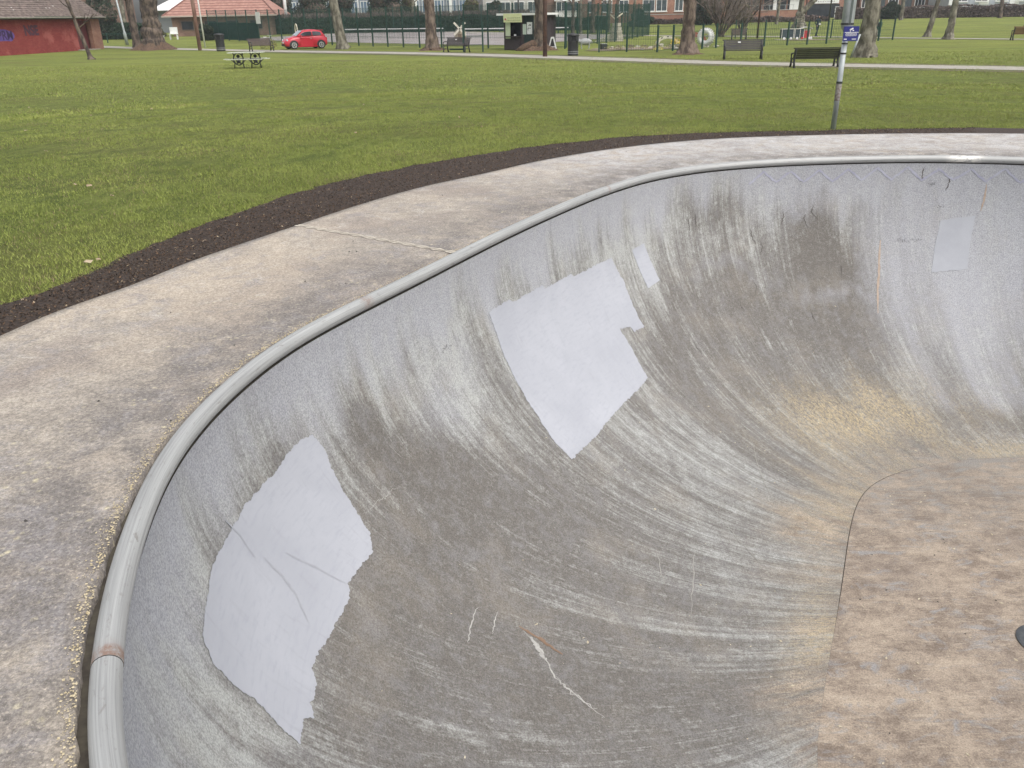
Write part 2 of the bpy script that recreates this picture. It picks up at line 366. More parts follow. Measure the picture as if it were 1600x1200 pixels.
# floor: inside the seam
fc = FF.mean(0); frs = np.linspace(0, 1, 12)[1:]
gap = .0042*sstep(TT, 9.4, 8.2)*sstep(TT, 2.6, 4.2)+.0012
FFi = FF-(FF-CC)/np.linalg.norm(FF-CC, axis=1)[:, None]*0
dirn = (fc-FF)/np.linalg.norm(fc-FF, axis=1)[:, None]
st_ = slice(0, NT_, 4); ring = (FF+dirn*gap[:, None])[st_]
V = [np.array([[*fc, FLOOR]])]
for k in frs: V.append(np.c_[fc+(ring-fc)*k, np.full(len(ring), FLOOR)])
V = np.vstack(V); n = len(ring); fs = []
for j in range(n): fs.append((0, 1+j, 1+(j+1) % n, 1+(j+1) % n))
tri = np.array([(0, 1+(j+1) % n, 1+j) for j in range(n)])
V0 = V
fl = MB(); fl.v = [Vector(p) for p in V]; fl.f = [tuple(t) for t in tri]
for k in range(len(frs)-1):
    for j in range(n):
        a = 1+k*n+j; b = 1+k*n+(j+1) % n; fl.f.append((a, b, b+n, a+n))
o = fl.build('bowl_floor', floor_mat(), None, False); bowl_child(o)
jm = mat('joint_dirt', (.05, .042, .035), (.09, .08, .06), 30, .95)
lo_ = MB(); out_ = (FF-dirn*.01)[st_]
for j in range(n): lo_.v += [Vector((*out_[j], FLOOR-.012)), Vector((*ring[j]-dirn[st_][j]*-.01, FLOOR-.012))]
lo_.f = [(2*j, 2*j+1, (2*j+3) % (2*n), (2*j+2) % (2*n)) for j in range(n)]
bowl_child(lo_.build('floor_joint', jm, None))
# floor drain
dm = mat('cast_iron_drain', (.09, .095, .10), (.14, .145, .15), 25, .5, .2, .6)
dl = mat('bright_worn_edge', (.55, .56, .58))
DR = (3.28, 4.0)
d = MB().lathe([(.0, 0), (.165, 0), (.165, .006), (.15, .009), (.0, .009)], 40).build('drain_cover', dm, None, loc=(DR[0], DR[1], FLOOR+.002)); bowl_child(d)
sl_ = MB()
for k in range(-2, 3):
    sl_.box((-.06+.02*abs(k), k*.045, .0105), (.10, .007, .002), .15)
x = sl_.build('drain_slot', dl, d)
# coping pipe in lengths between the welds
def pipe_section(t0, t1, welds, whites):
    n = int((t1-t0)/.025)+1; t = np.linspace(t0, t1, n); ii = (t/CLEN*NT_)
    i = np.floor(ii).astype(int); f = (ii-i)[:, None]; c = CC[i % NT_]*(1-f)+CC[(i+1) % NT_]*f; d = INW[i % NT_]
    k = 20; ang = np.linspace(0, 2*math.pi, k+1)
    rj = .037*(1+.02*np.exp(-((t[:, None]-np.array(welds))/.035)**2).max(1)) if welds else np.full(n, .037)
    V = np.zeros((n, k+1, 3))
    V[..., 0] = c[:, None, 0]+d[:, None, 0]*np.cos(ang)*rj[:, None]; V[..., 1] = c[:, None, 1]+d[:, None, 1]*np.cos(ang)*rj[:, None]
    V[..., 2] = DECK-.006+np.sin(ang)*rj[:, None]
    ix = np.arange(n*(k+1)).reshape(n, k+1)
    Q = np.stack([ix[:-1, :-1], ix[1:, :-1], ix[1:, 1:], ix[:-1, 1:]], -1).reshape(-1, 4)
    T = np.repeat(t, k+1); A = np.tile(ang*.04, n)
    ru = np.zeros(len(T)); wh = np.zeros(len(T))
    for q in welds: ru = np.maximum(ru, (1.4 if q < 1 else .6)*np.exp(-((T-q)/.045)**6)*sstep(np.cos(np.tile(ang, n)-1.0), -.5, .1))
    for q in whites: wh = np.maximum(wh, np.exp(-((T-q)/.16)**4))
    return bowl_child(np_mesh('coping_pipe', V.reshape(-1, 3), Q, PM, None, True, uv=np.stack([T, A], 1), attrs={'rust': ru, 'white': wh}))
PM = pipe_mat()
WELD = [.36, 3.3, 6.9, 9.7, 13.2, 17, 21, 25, CLEN+.36]
for a, b in zip(WELD[:-1], WELD[1:]):
    pipe_section(a+.001, b-.001, [a, b] if a < 4 else [], [11.32] if a < 11.32 < b else [])
# gap behind the pipe: dark dirt and a thin dark joint line under it
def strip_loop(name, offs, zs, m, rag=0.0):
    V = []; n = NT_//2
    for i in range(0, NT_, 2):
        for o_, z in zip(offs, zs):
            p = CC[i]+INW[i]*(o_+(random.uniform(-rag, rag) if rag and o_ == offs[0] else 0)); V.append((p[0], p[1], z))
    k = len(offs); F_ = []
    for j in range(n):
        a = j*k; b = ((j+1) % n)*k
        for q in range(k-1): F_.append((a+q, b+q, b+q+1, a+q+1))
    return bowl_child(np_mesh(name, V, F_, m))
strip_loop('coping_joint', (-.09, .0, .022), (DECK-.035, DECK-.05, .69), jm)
# deck slab, two lengths with a mortar joint between
KO = [(-2.61,3.97),(-2.49,4.39),(-2.3,4.81),(-2.11,5.35),(-1.84,5.94),(-1.65,6.32),(-1.28,7.07),(-.81,7.84),(-.22,8.54),(.39,9.29),(1.19,10.0),(2.02,10.5),(2.89,10.8),(4.13,10.92),(5.37,10.9),(6.51,10.7),
      (8.9,9.9),(10.8,7.8),(11.3,4.5),(10.4,1),(8,-1.4),(4,-2),(1,-2),(-1.4,-1.2),(-2.7,.5),(-2.93,2.5)]
KL, KLEN = closed_spline(KO, 900)
def near_deck(i):                                     # matched outer point: run outwards from the coping
    return None
ctr = np.array([3., 5.])
kang = np.unwrap(np.arctan2(KL[:, 1]-5, KL[:, 0]-3)); 
def loop_at(loop, a):
    an = np.arctan2(loop[:, 1]-5, loop[:, 0]-3); r = np.hypot(loop[:, 0]-3, loop[:, 1]-5); o_ = np.argsort(an)
    rr_ = np.interp(a, np.r_[an[o_]-2*math.pi, an[o_], an[o_]+2*math.pi], np.tile(r[o_], 3)); return rr_
aC = np.arctan2(CC[:, 1]-5, CC[:, 0]-3)
# shift angles so that slab rows run square to the coping at the joint seen in the photograph
def deck_piece(ta, tb, name):
    n = int((tb-ta)/.03)+2; t = np.linspace(ta, tb, n); i = np.floor(t/CLEN*NT_).astype(int) % NT_
    rag = (fbm(t, t*0, 22, 1, 71, 4)-.5)*.022
    fi_ = t/CLEN*NT_-np.floor(t/CLEN*NT_); cI = CC[i]*(1-fi_[:, None])+CC[(i+1) % NT_]*fi_[:, None]
    inner = cI-INW[i]*(.050+.016*np.exp(-((t-.8)/2.2)**2)[:, None]+rag[:, None])
    # outer point: direction blends the radial one
    a = np.arctan2(inner[:, 1]-5, inner[:, 0]-3); adj = np.interp(t, [0, 2, 4.42, 7, 9, 14], [0, -.06, -.151, -.06, 0, 0]); a2 = a+adj
    r = loop_at(KL, a2); outer = np.c_[3+np.cos(a2)*r, 5+np.sin(a2)*r]
    ks = np.r_[0, 0, np.linspace(0, 1, 22)[1:], 1]; zs = np.r_[DECK-.06, np.full(22, DECK), DECK-.16]
    V = inner[:, None]+(outer-inner)[:, None]*ks[None, :, None]
    wid = np.linalg.norm(outer-inner, axis=1)[:, None]
    V = np.concatenate([V, np.broadcast_to(zs[None, :, None], V.shape[:2]+(1,))], -1)
    k = len(ks); ix = np.arange(n*k).reshape(n, k)
    V[:, 1, 2] = DECK-.004-np.abs(rag)*.5
    Q = np.stack([ix[:-1, :-1], ix[:-1, 1:], ix[1:, 1:], ix[1:, :-1]], -1).reshape(-1, 4)
    edge = np.exp(-((ks[None, :]*wid)/.55)**1.5); far = np.broadcast_to(sstep(t, 5.8, 8.2)[:, None], edge.shape)
    o_ = np_mesh(name, V.reshape(-1, 3), Q, DM, None, False, attrs={'edge': edge.ravel(), 'far': far.ravel()})
    o_['label'] = 'tan slab nearer the camera' if ta > 5 or ta < 0 and tb < 5.2 else 'whiter slab beyond the pale joint'
    return bowl_child(o_), (inner[-1], outer[-1]), (inner[0], outer[0])
DM = deck_mat()
TJ = 4.42
s1, e1, b1 = deck_piece(TJ-15.5, TJ-.008, 'deck_slab'); s1['label'] = 'tan slab nearer the camera'
s2, e2, b2 = deck_piece(TJ, TJ-15.5+CLEN-.008, 'deck_slab'); s2['label'] = 'whiter slab beyond the pale joint'
# mortar line along the joint
mm = mat('pale_mortar', (.42, .37, .30), (.58, .53, .45), 30, .9, .3)
A, B = np.array(b2[0]), np.array(b2[1]); L = np.linalg.norm(B-A); u_ = (B-A)/L; nrm = np.array([-u_[1], u_[0]])
for sgn in (1, -1):
    mo = MB(); N = 60
    for k in range(N+1):
        p = A+u_*L*k/N; wv = .012+.008*math.sin(k*1.3)+random.uniform(0, .010)
        q0 = p+nrm*sgn*(.0015 if sgn > 0 else .007); q1 = p+nrm*sgn*(wv+.005); mo.v += [Vector((*q0, DECK+.003)), Vector((*q1, DECK+.0035))]
    mo.f = [(2*k, 2*k+1, 2*k+3, 2*k+2) for k in range(N)]
    bowl_child(mo.build('mortar_line', mm, None))
# crumbly lichen and grit lip along the outer side of the coping groove
lipm = mat('crumbly_lip', (.40, .33, .20), (.60, .52, .36), 40, .95, .5)
lip = MB()
for q in range(5200):
    t = random.uniform(.0, 9.5); 
    if random.random() > math.exp(-((t-1.2)/2.6)**2)+.12: continue
    q_ = t/CLEN*NT_; i = int(q_) % NT_; p = CC[i]*(1-q_+int(q_))+CC[(i+1) % NT_]*(q_-int(q_)); p = p-INW[i]*(.062+abs(random.gauss(0, .02))); s = random.choice([.001, .0013, .0016, .002, .003])
    M = Matrix.Translation((p[0], p[1], DECK)) @ Matrix.Rotation(random.uniform(0, 6), 4, 'Z') @ Matrix.Rotation(random.uniform(-.6, .6), 4, 'X')
    lip.add([(-s,-s,0),(s*1.3,-s*.7,0),(s,s,0),(-s*.8,s,0),(0,0,s*.9)], [(0,1,4),(1,2,4),(2,3,4),(3,0,4)], M)
tag(bowl_child(lip.build('lichen_crust', lipm, None)), kind='stuff')

# ---- things painted and scraped on the wall
def paint_sheet(name, poly, m, off=.003, rag=.006, sp=.05, label=None):
    vs = []
    pts = [Vector((t, h/(math.pi/2)*VLEN)) for t, h in poly]; n = len(pts)
    for i in range(n):
        a, b = pts[i], pts[(i+1) % n]; L = (b-a).length; k = max(1, int(L/.008)); d = (b-a).normalized(); nn = Vector((-d.y, d.x)); wv = 0
        for j in range(k):
            wv = wv*.6+random.uniform(-rag, rag)*1.0; vs.append(a.lerp(b, j/k)+nn*wv*(1 if j else 0))
    nb = len(vs); ed = [(i, (i+1) % nb) for i in range(nb)]
    xs = [v.x for v in vs]; ys = [v.y for v in vs]
    x = min(xs)
    while x < max(xs):
        y = min(ys)
        while y < max(ys): vs.append(Vector((x+random.uniform(-.01, .01), y))); y += sp
        x += sp
    r = delaunay_2d_cdt(vs, ed, [list(range(nb))], 1, 1e-6)
    V2, F2 = r[0], r[2]
    T = np.array([v.x for v in V2]); H = np.clip(np.array([v.y for v in V2])/VLEN*(math.pi/2), 0, math.pi/2)
    P3 = surf(T, H, off)
    used = sorted({i for f in F2 for i in f}); mp = {u: k for k, u in enumerate(used)}
    F2 = np.array([[mp[i] for i in f] for f in F2 if len(f) == 3])
    o_ = np_mesh(name, P3[used], F2, m, None, True, uv=np.stack([T, H/(math.pi/2)*VLEN], 1)[used])
    if label: o_['label'] = label
    return bowl_child(o_)
pm = NT('fresh_lavender_paint')
n1 = pm.noise(pm.coord('UV'), 1.6, 4, .6, .5); n2 = pm.noise(pm.coord('UV', (1, 4, 1)), 9, 5, .7); n3 = pm.noise(pm.coord('UV'), 60, 4, .8)
c_ = pm.mix(pm.ramp(n1, .35, .65), (.365, .375, .41), (.41, .42, .455)); c_ = pm.mix(pm.ramp(n2, .5, .66, 0, .5), c_, (.33, .34, .385)); n4 = pm.noise(pm.coord('UV', (30, 3, 1)), 1, 5, .7); c_ = pm.mix(pm.ramp(n4, .56, .72, 0, .4), c_, (.30, .30, .33))
c_ = pm.mix(pm.ramp(n3, .66, .72, 0, .35), c_, (.33, .33, .35)); pm.bump(n3, .12, .002); pm.out(c_, .85, 0, .2)
paint_sheet('paint_patch', [(2.57,.205),(2.60,.252),(2.545,.354),(2.51,.421),(2.46,.484),(2.34,.52),(2.17,.512),(2.03,.506),(1.95,.528),(1.69,.52),(1.5,.504),(1.39,.497),(1.31,.516),(1.18,.508),(1.12,.520),(1.08,.495),(.94,.492),
    (.97,.453),(1.02,.386),(1.01,.319),(1.01,.268),(1.08,.228),(1.27,.215),(1.43,.201),(1.62,.205),(1.83,.201),(2.18,.207),(2.41,.197)], pm.m, label='large pale patch nearest the camera')
paint_sheet('paint_patch', [(4.62,.20),(4.95,.205),(5.0,.22),(5.5,.223),(5.52,.24),(6.02,.243),(6.04,.258),(6.81,.265),(6.92,.382),(6.91,.559),(6.93,.592),(6.70,.585),(6.68,.559),(6.48,.543),(6.49,.622),(6.40,.76),(6.15,.765),(5.46,.765),
    (4.95,.77),(4.43,.76),(4.45,.681),(4.53,.587),(4.57,.488),(4.60,.37),(4.63,.28)], pm.m, label='large pale patch further along the wall')
paint_sheet('paint_patch', [(7.22,.272),(7.45,.264),(7.55,.445),(7.3,.457)], pm.m, rag=.003, label='small pale rectangle beside the further large patch')
om = mat('old_lavender_paint', (.325, .335, .365), (.36, .37, .40), 5, .75, .1)
paint_sheet('paint_patch', [(11.15,.283),(11.5,.252),(11.42,.52),(11.03,.543)], om, rag=.004, label='faint old paint rectangle on the far wall')
paint_sheet('paint_patch', [(12.05,.32),(12.5,.30),(12.4,.62),(11.98,.60)], om, rag=.004, label='faint old paint rectangle at the right end of the far wall')
o2 = mat('thin_old_paint', (.31, .315, .335), (.35, .355, .385), 3, .8, .1)
def ribbon(name, path, width, m, off=.0025, jit=.0, taper=True, lbl=None, sub=8):
    pts = [np.array((t, h/(math.pi/2)*VLEN)) for t, h in path]; q = []
    for a, b in zip(pts[:-1], pts[1:]):
        for k in range(sub): q.append(a+(b-a)*k/sub)
    q.append(pts[-1]); q = np.array(q)
    if jit: q += rng.normal(0, jit, q.shape)
    d = np.gradient(q, axis=0); d /= np.linalg.norm(d, axis=1)[:, None]+1e-9; nn = np.c_[-d[:, 1], d[:, 0]]
    u = np.linspace(0, 1, len(q)); wd = width*(np.sin(np.clip(u*1.0, .04, .96)*math.pi)**.5 if taper else 1)*(.7+.6*rng.random(len(q)))/2
    E = np.concatenate([q+nn*wd[:, None], q-nn*wd[:, None]]); H = np.clip(E[:, 1]/VLEN*(math.pi/2), 0, 1.5705)
    n = len(q); F_ = [(i, i+1, n+i+1, n+i) for i in range(n-1)]
    return surf(E[:, 0], H, off), F_
def marks(name, ribs, m, label=None):
    V = []; F_ = []; b = 0
    for r in ribs: v, f = ribbon('', *r[:2], m, **(r[2] if len(r) > 2 else {})); V.append(v); F_ += [tuple(i+b for i in q) for q in f]; b += len(v)
    o_ = np_mesh(name, np.vstack(V), F_, m)
    if label: o_['label'] = label
    return bowl_child(o_)
chalk = mat('chalky_scrape', (.30, .29, .275), (.44, .43, .40), 40, .9); pale = mat('pale_wheel_streak', (.34, .325, .30), (.27, .26, .24), 12, .9)
rustm = mat('rust_run', (.33, .255, .20), (.42, .34, .28), 20, .9); ink = mat('marker_ink', (.10, .095, .10), (.17, .165, .17), 30, .8)
vio = mat('faded_violet_line', (.30, .30, .38), (.38, .385, .45), 9, .85); darkc = mat('dark_scratch', (.075, .065, .06), (.12, .11, .10), 20, .9)
marks('crack', [([(2.53,.445),(2.6,.452),(2.69,.450),(2.75,.459),(2.82,.455),(2.9,.463)], .0035, dict(jit=.004))], chalk, 'thin pale crack beside the near patch')
marks('scrape_mark', [([(2.34,.913),(2.17,.965),(1.94,1.008),(1.8,1.055),(1.58,1.118)], .008, dict(jit=.005)), ([(2.30,.93),(2.2,.955),(2.1,.98)], .03, dict(jit=.004)), ([(1.94,1.01),(1.8,1.05),(1.66,1.10)], .009, dict(jit=.009))], chalk, 'long white scrape low on the near wall')
marks('stain_streak', [([(2.36,.90),(2.3,.95),(2.19,1.01)], .022, dict(jit=.003))], mat('brown_stain', (.19, .12, .08), (.25, .17, .12), 20, .9))
marks('chalk_mark', [([(2.39,.795),(2.2,.80),(2.05,.807)], .008, dict(jit=.003))], chalk); marks('chalk_mark', [([(2.43,.842),(2.3,.846),(2.21,.85)], .007, dict(jit=.003))], chalk)
scf = mat('grey_scuff', (.315, .32, .35), (.355, .365, .395), 30, .85)
marks('scuff_mark', [([(1.67,.175),(1.71,.232),(1.70,.287)], .010, dict(off=.0045, jit=.001))], scf)
marks('scuff_mark', [([(1.75,.307),(1.76,.366),(1.73,.413),(1.63,.465)], .016, dict(off=.0045, jit=.001))], scf)
marks('scuff_mark', [([(1.89,.346),(1.97,.421),(2.02,.504)], .012, dict(off=.0045, jit=.001))], scf)
marks('rust_run', [([(10.5,.382),(10.43,.559),(10.31,.752)], .026, dict(jit=.002))], rustm, 'long orange rust run on the far wall')
marks('rust_run', [([(11.57,.098),(11.57,.16),(11.55,.228)], .022, dict(jit=.002))], rustm, 'short rust run high on the far wall')
marks('violet_wave', [([(9.0+k*.16, .052+.028*math.cos(k*math.pi/1.0)+random.uniform(-.006, .006)) for k in range(22)], .022, dict(jit=.003, taper=False))], vio)
rs = []
for k in range(70):
    t = random.uniform(.6, 11.5); h = random.uniform(.25, 1.5); l = random.uniform(.03, .22); a = random.gauss(0, .22)
    rs.append(([(t, h), (t+l*.6*a, h+l*.35)], random.uniform(.002, .005), dict(jit=.002)))
for path in [[(4.19,1.185),(3.6,1.22),(3.0,1.248)], [(5.2,1.15),(4.6,1.28),(4.0,1.40)], [(3.9,1.1),(3.4,1.16)], [(6.9,1.2),(5.6,1.36)]]: rs.append((path, .006, dict(jit=.004)))
tag(marks('scratch_marks', rs, pale), kind='stuff')
rs = []
for (t, h) in [(8.2,.2),(8.3,.19),(9.4,.22),(9.75,.2),(9.0,.3),(9.1,.36),(10.0,.5),(7.6,.75),(8.6,.62),(10.93,.02),(11.2,.07),(9.66,.24),(8.9,.55),(9.5,.72)]:
    rs.append(([(t, h), (t+random.uniform(-.02, .02), h+.03), (t+random.uniform(-.05, .05), h+.065)], .010, dict(jit=.005)))
for r_ in rs: marks('dark_scratch', [r_], darkc)
rs = []
for (t, h, n_, s_) in [(3.93,.222,7,.018), (10.69,.383,12,.022), (10.98,.10,5,.02), (11.1,.215,4,.02)]:
    for k in range(n_):
        a = t+k*s_; rs.append(([(a, h+random.uniform(-.006, .006)), (a+random.uniform(.0, .02), h+random.uniform(-.012, .012)), (a+.012, h+random.uniform(-.01, .01))], .004, dict(sub=3)))
tag(marks('scribbled_tag', rs, ink, 'small scribbled marker tags'), kind='stuff')
# joint line that leaves the seam at the small chip and dark damp band below it
# litter flecks in the bowl
fm = mat('dry_leaf_fleck', (.40, .33, .22), (.60, .54, .42), 60, .8); fl_ = MB()
for k in range(330):
    if random.random() < .40:
        h = 1.57-abs(random.gauss(0, .45)); h = max(h, .4)
        if h > 1.56: h = 1.5
        p = surf(np.array([random.uniform(.5, 12)]), np.array([h]), .003)[0]
    else:
        a = random.uniform(0, 6.28); i = random.randrange(NT_); q = fc+(FF[i]-fc)*random.random()**.5*.97; p = (q[0], q[1], FLOOR+.003)
    s = random.choice([.003, .003, .004, .005, .006, .009]); M = Matrix.Translation(p) @ Matrix.Rotation(random.uniform(0, 6), 4, 'Z') @ Matrix.Rotation(random.uniform(-.3, .3), 4, 'X')
    fl_.add([(-s*1.5, 0, 0), (0, -s*.7, .001), (s*1.6, 0, .002), (0, s*.8, .001)], [(0, 1, 2, 3)], M)
tag(fl_.build('leaf_litter', fm), 'dry leaf flecks and grit lying in the bowl', 'litter', kind='stuff')
gm = mat('dark_grit', (.05, .045, .04)); gq = MB()
for k in range(120):
    i = random.randrange(NT_); 
    if random.random() < .5: r_ = random.uniform(.1, 1.6); q = CC[i]-INW[i]*r_*.9; z = DECK+.002
    else: q = fc+(FF[i]-fc)*random.random()**.5*.97; z = FLOOR+.002
    s = random.uniform(.003, .008); gq.add([(-s,-s*.6,0),(s,-s*.5,0),(s*.7,s*.6,0),(-s*.5,s*.6,0),(0,0,s*.7)], [(0,1,4),(1,2,4),(2,3,4),(3,0,4)], Matrix.Translation((q[0], q[1], z)) @ Matrix.Rotation(random.uniform(0, 6), 4, 'Z'))
tag(gq.build('grit', gm), 'dark grit and twigs scattered on the concrete', 'grit', kind='stuff')

# ------------------------------------------------------------------ mulch and lawn
MO = [(-3.17,4.9),(-3.06,5.16),(-3.0,5.52),(-2.89,6.14),(-2.67,6.91),(-2.37,7.79),(-1.96,8.71),(-1.4,9.51),(-.87,10.12),(.05,10.94),(.93,11.6),(1.86,12.0),(2.81,12.22),(4.19,12.25),(7.2,12.15),
      (10,10.9),(12.0,8.4),(12.6,4.5),(11.5,.4),(9,-2.5),(4.5,-3.1),(1,-3.1),(-2,-2.3),(-3.5,-.5),(-3.95,1.8),(-3.5,3.9)]
ML, _ = closed_spline(MO, 900)
NA = 720; AA = np.linspace(-math.pi, math.pi, NA, endpoint=False)
rK = loop_at(KL, AA)-.02; rM = loop_at(ML, AA)+(fbm(AA*8, AA*0, 6, 1, 5)-.5)*.09-.10*np.clip(np.sin((AA-1.7)*1.0), 0, 1)
ks = np.linspace(0, 1, 7); V = []
for k in ks:
    r = rK+(rM-rK)*k; x, y = 3+np.cos(AA)*r, 5+np.sin(AA)*r
    zz = (DECK-.055)*(1-k)+(.635)*k+.02*math.sin(k*math.pi)
    V.append(np.c_[x, y, np.full(NA, zz)+(fbm(x, y, 3, 3, 6)-.5)*.03*(k > 0)])
V = np.vstack(V); ix = np.arange(7*NA).reshape(7, NA); nx = np.roll(ix, -1, 1)
Q = np.stack([ix[:-1], ix[1:], nx[1:], nx[:-1]], -1).reshape(-1, 4)
barkm = mat('bark_chips', (.02, .015, .012), (.07, .046, .033), 45, .95, .6, bdist=.02)
tag(np_mesh('mulch_bed', V, Q, barkm), 'dark bark mulch bed curving round the bowl deck', 'mulch', kind='structure')
# chips
N = 52000; a = rng.uniform(math.pi*.35, math.pi*1.06, N); k = rng.random(N)
r = np.interp(a, np.r_[AA, AA+2*math.pi], np.r_[rK, rK])*(1-k)+np.interp(a, np.r_[AA, AA+2*math.pi], np.r_[rM, rM])*k
r += rng.normal(0, .02, N)*(k > .8); x, y = 3+np.cos(a)*r, 5+np.sin(a)*r
z = (DECK-.055)*(1-k)+.635*k+.02*np.sin(k*math.pi)+(fbm(x, y, 3, 3, 6)-.5)*.03+rng.uniform(.0, .014, N)
sz = rng.uniform(.003, .013, N); wd = sz*rng.uniform(.18, .5, N); th = rng.uniform(0, 2*math.pi, N); tl = rng.normal(0, .35, N)
dx = np.c_[np.cos(th)*np.cos(tl), np.sin(th)*np.cos(tl), np.sin(tl)]*sz[:, None]; dy = np.c_[-np.sin(th), np.cos(th), rng.normal(0, .3, N)]*wd[:, None]
c = np.c_[x, y, z]; V = np.stack([c-dx, c-dy, c+dx, c+dy], 1).reshape(-1, 3); Q = np.arange(4*N).reshape(N, 4)
tint = np.repeat(rng.random(N)**2.2, 4)
cm = NT('mulch_chip'); ta = cm.attr('tint'); c_ = cm.mix(ta, (.022, .016, .012), (.15, .095, .06)); c_ = cm.mix(cm.ramp(ta, .93, .97), c_, (.38, .30, .2)); cm.out(c_, .9, 0, .2)
tag(np_mesh('mulch_chips', V, Q, cm.m, attrs={'tint': tint}), 'loose dark bark chips covering the mulch bed', 'mulch', kind='stuff')
# lawn sheet, out to the horizon
def lawn_mat():
    m = NT('lawn_turf'); p = m.coord('World')
    a = m.noise(p, .22, 5, .6, .5); b = m.noise(p, 1.5, 5, .65, .4); f = m.noise(p, 22, 5, .8); ff = m.noise(p, 90, 3, .8); bb = m.noise(m.coord('World', (.25, 1, 1)), .7, 5, .65)
    c = m.mix(m.ramp(b, .35, .65), (.15, .19, .042), (.25, .29, .07))
    c = m.mix(m.ramp(a, .45, .68, 0, .7), c, (.20, .21, .065))
    c = m.mix(m.ramp(bb, .57, .72, 0, .55), c, (.115, .10, .045))
    c = m.mix(m.ramp(f, .38, .62, .45, 0), c, (.05, .062, .018))
    c = m.mix(m.ramp(ff, .55, .8, 0, .35), c, (.19, .21, .07))
    x = m.n('SeparateXYZ'); m.l(p, x.inputs[0])
    md = m.noise(m.coord('World', (1, .45, 1)), 5, 6, .75, .4)
    c = m.mix(m.ramp(md, .42, .56, .7, 0), c, (.085, .11, .028))
    br = m.noise(m.coord('World', (.3, .6, 1)), .8, 7, .75); yl_ = m.noise(m.coord('World', (.1, .35, 1)), .7, 5, .7)
    c = m.mix(m.math('MULTIPLY', m.ramp(x.outputs[1], 30, 45, 0, 1), m.ramp(yl_, .4, .6, .1, .75)), c, (.235, .265, .06))
    c = m.mix(m.math('MULTIPLY', m.ramp(x.outputs[1], 30, 45, .6, 1), m.ramp(br, .50, .62, 0, .6)), c, (.135, .125, .045))
    m.bump(m.math('ADD', f, ff), .9, .03)
    return m.out(c, .9, 0, .15)
LM = lawn_mat()
rings = [0, .15, .4, .8, 1.3, 2, 3, 4.2, 5.6, 7.2, 9, 11, 13.5, 16.5, 20, 24, 29, 35, 42, 50, 58, 66, 74, 82, 90, 98, 106, 115, 125, 137, 150, 170, 200, 260, 380, 700, 1500]
V = []
for q in rings:
    r = rM+q-(.06 if q == 0 else 0); x, y = 3+np.cos(AA)*r, 5+np.sin(AA)*r
    V.append(np.c_[x, y, ground(x, y)+((fbm(x, y, .5, .5, 8)-.5)*.09+(fbm(x, y, 3, 3, 9)-.5)*.02)*min(1, q/1.5)*(1 if q < 22 else 0)])
V = np.vstack(V); ix = np.arange(len(rings)*NA).reshape(len(rings), NA); nx = np.roll(ix, -1, 1)
Q = np.stack([ix[:-1], ix[1:], nx[1:], nx[:-1]], -1).reshape(-1, 4)
tag(np_mesh('ground', V, Q, LM, smooth=True), kind='structure')
# blades
N = 840000
a = rng.uniform(rad(28), rad(200), N); q = rng.random(N)**1.35*17
r = np.interp(a, np.r_[AA, AA+2*math.pi], np.r_[rM, rM])+q-.05; x, y = 3+np.cos(a)*r, 5+np.sin(a)*r
ang = np.degrees(np.arctan2(x, y)); keep = (y > 2) & (ang > -41) & (ang < 40); x, y, q = x[keep], y[keep], q[keep]; N = len(x)
cl = fbm(x, y, 2.2, 2.2, 41); keep = rng.random(N) < .35+1.2*cl*(1 if True else 0); x, y, q, cl = x[keep], y[keep], q[keep], cl[keep]; N = len(x)
z = ground(x, y)+((fbm(x, y, .5, .5, 8)-.5)*.09+(fbm(x, y, 3, 3, 9)-.5)*.02)*np.minimum(1, q/1.5)-.004
h = rng.uniform(.012, .031, N)*(.6+.9*cl)*np.where(q > 12, 1.1, 1); wdt = rng.uniform(.0016, .0032, N)*(1+q*.09); th = rng.uniform(0, 2*math.pi, N); le = rng.uniform(.2, 1.1, N)*h
ld = rng.uniform(0, 2*math.pi, N); b = np.c_[x, y, z]; s_ = np.c_[np.cos(th), np.sin(th), np.zeros(N)]*wdt[:, None]
tip = b+np.c_[np.cos(ld)*le, np.sin(ld)*le, h]
V = np.stack([b-s_, b+s_, tip], 1).reshape(-1, 3); Q = np.arange(3*N).reshape(N, 3)
N2 = 260000; y2 = 16+rng.random(N2)**1.25*34; x2 = y2*rng.uniform(-.72, .66, N2); k2 = np.hypot(x2-3, y2-5) > 21; x2, y2 = x2[k2], y2[k2]; N2 = len(x2)
h2 = rng.uniform(.02, .05, N2)*(.5+fbm(x2, y2, 1.2, 1.2, 47)); w2 = .003+.00022*y2; th = rng.uniform(0, 6.28, N2); b2_ = np.c_[x2, y2, ground(x2, y2)-.004]; s2_ = np.c_[np.cos(th), np.sin(th), np.zeros(N2)]*w2[:, None]
ld = rng.uniform(0, 6.28, N2); t2 = b2_+np.c_[np.cos(ld)*h2, np.sin(ld)*h2, h2]
V = np.vstack([V, np.stack([b2_-s2_, b2_+s2_, t2], 1).reshape(-1, 3)]); x = np.r_[x, x2]; y = np.r_[y, y2]; N = len(x); Q = np.arange(3*N).reshape(N, 3)
tint = np.repeat(np.clip(fbm(x, y, .8, .8, 43)*.75+rng.random(N)*.45-.1, 0, 1), 3)
dry = np.repeat((rng.random(N) < .06+.22*sstep(fbm(x, y, 1.3, 1.3, 44), .5, .75)).astype(float), 3)
bmx = NT('grass_blade'); ta = bmx.attr('tint'); c_ = bmx.mix(ta, (.15, .19, .042), (.37, .41, .11)); c_ = bmx.mix(bmx.attr('dry'), c_, (.25, .20, .11))
bmx.b.inputs['Subsurface Weight'].default_value = 0; bmx.out(c_, .7, 0, .2)
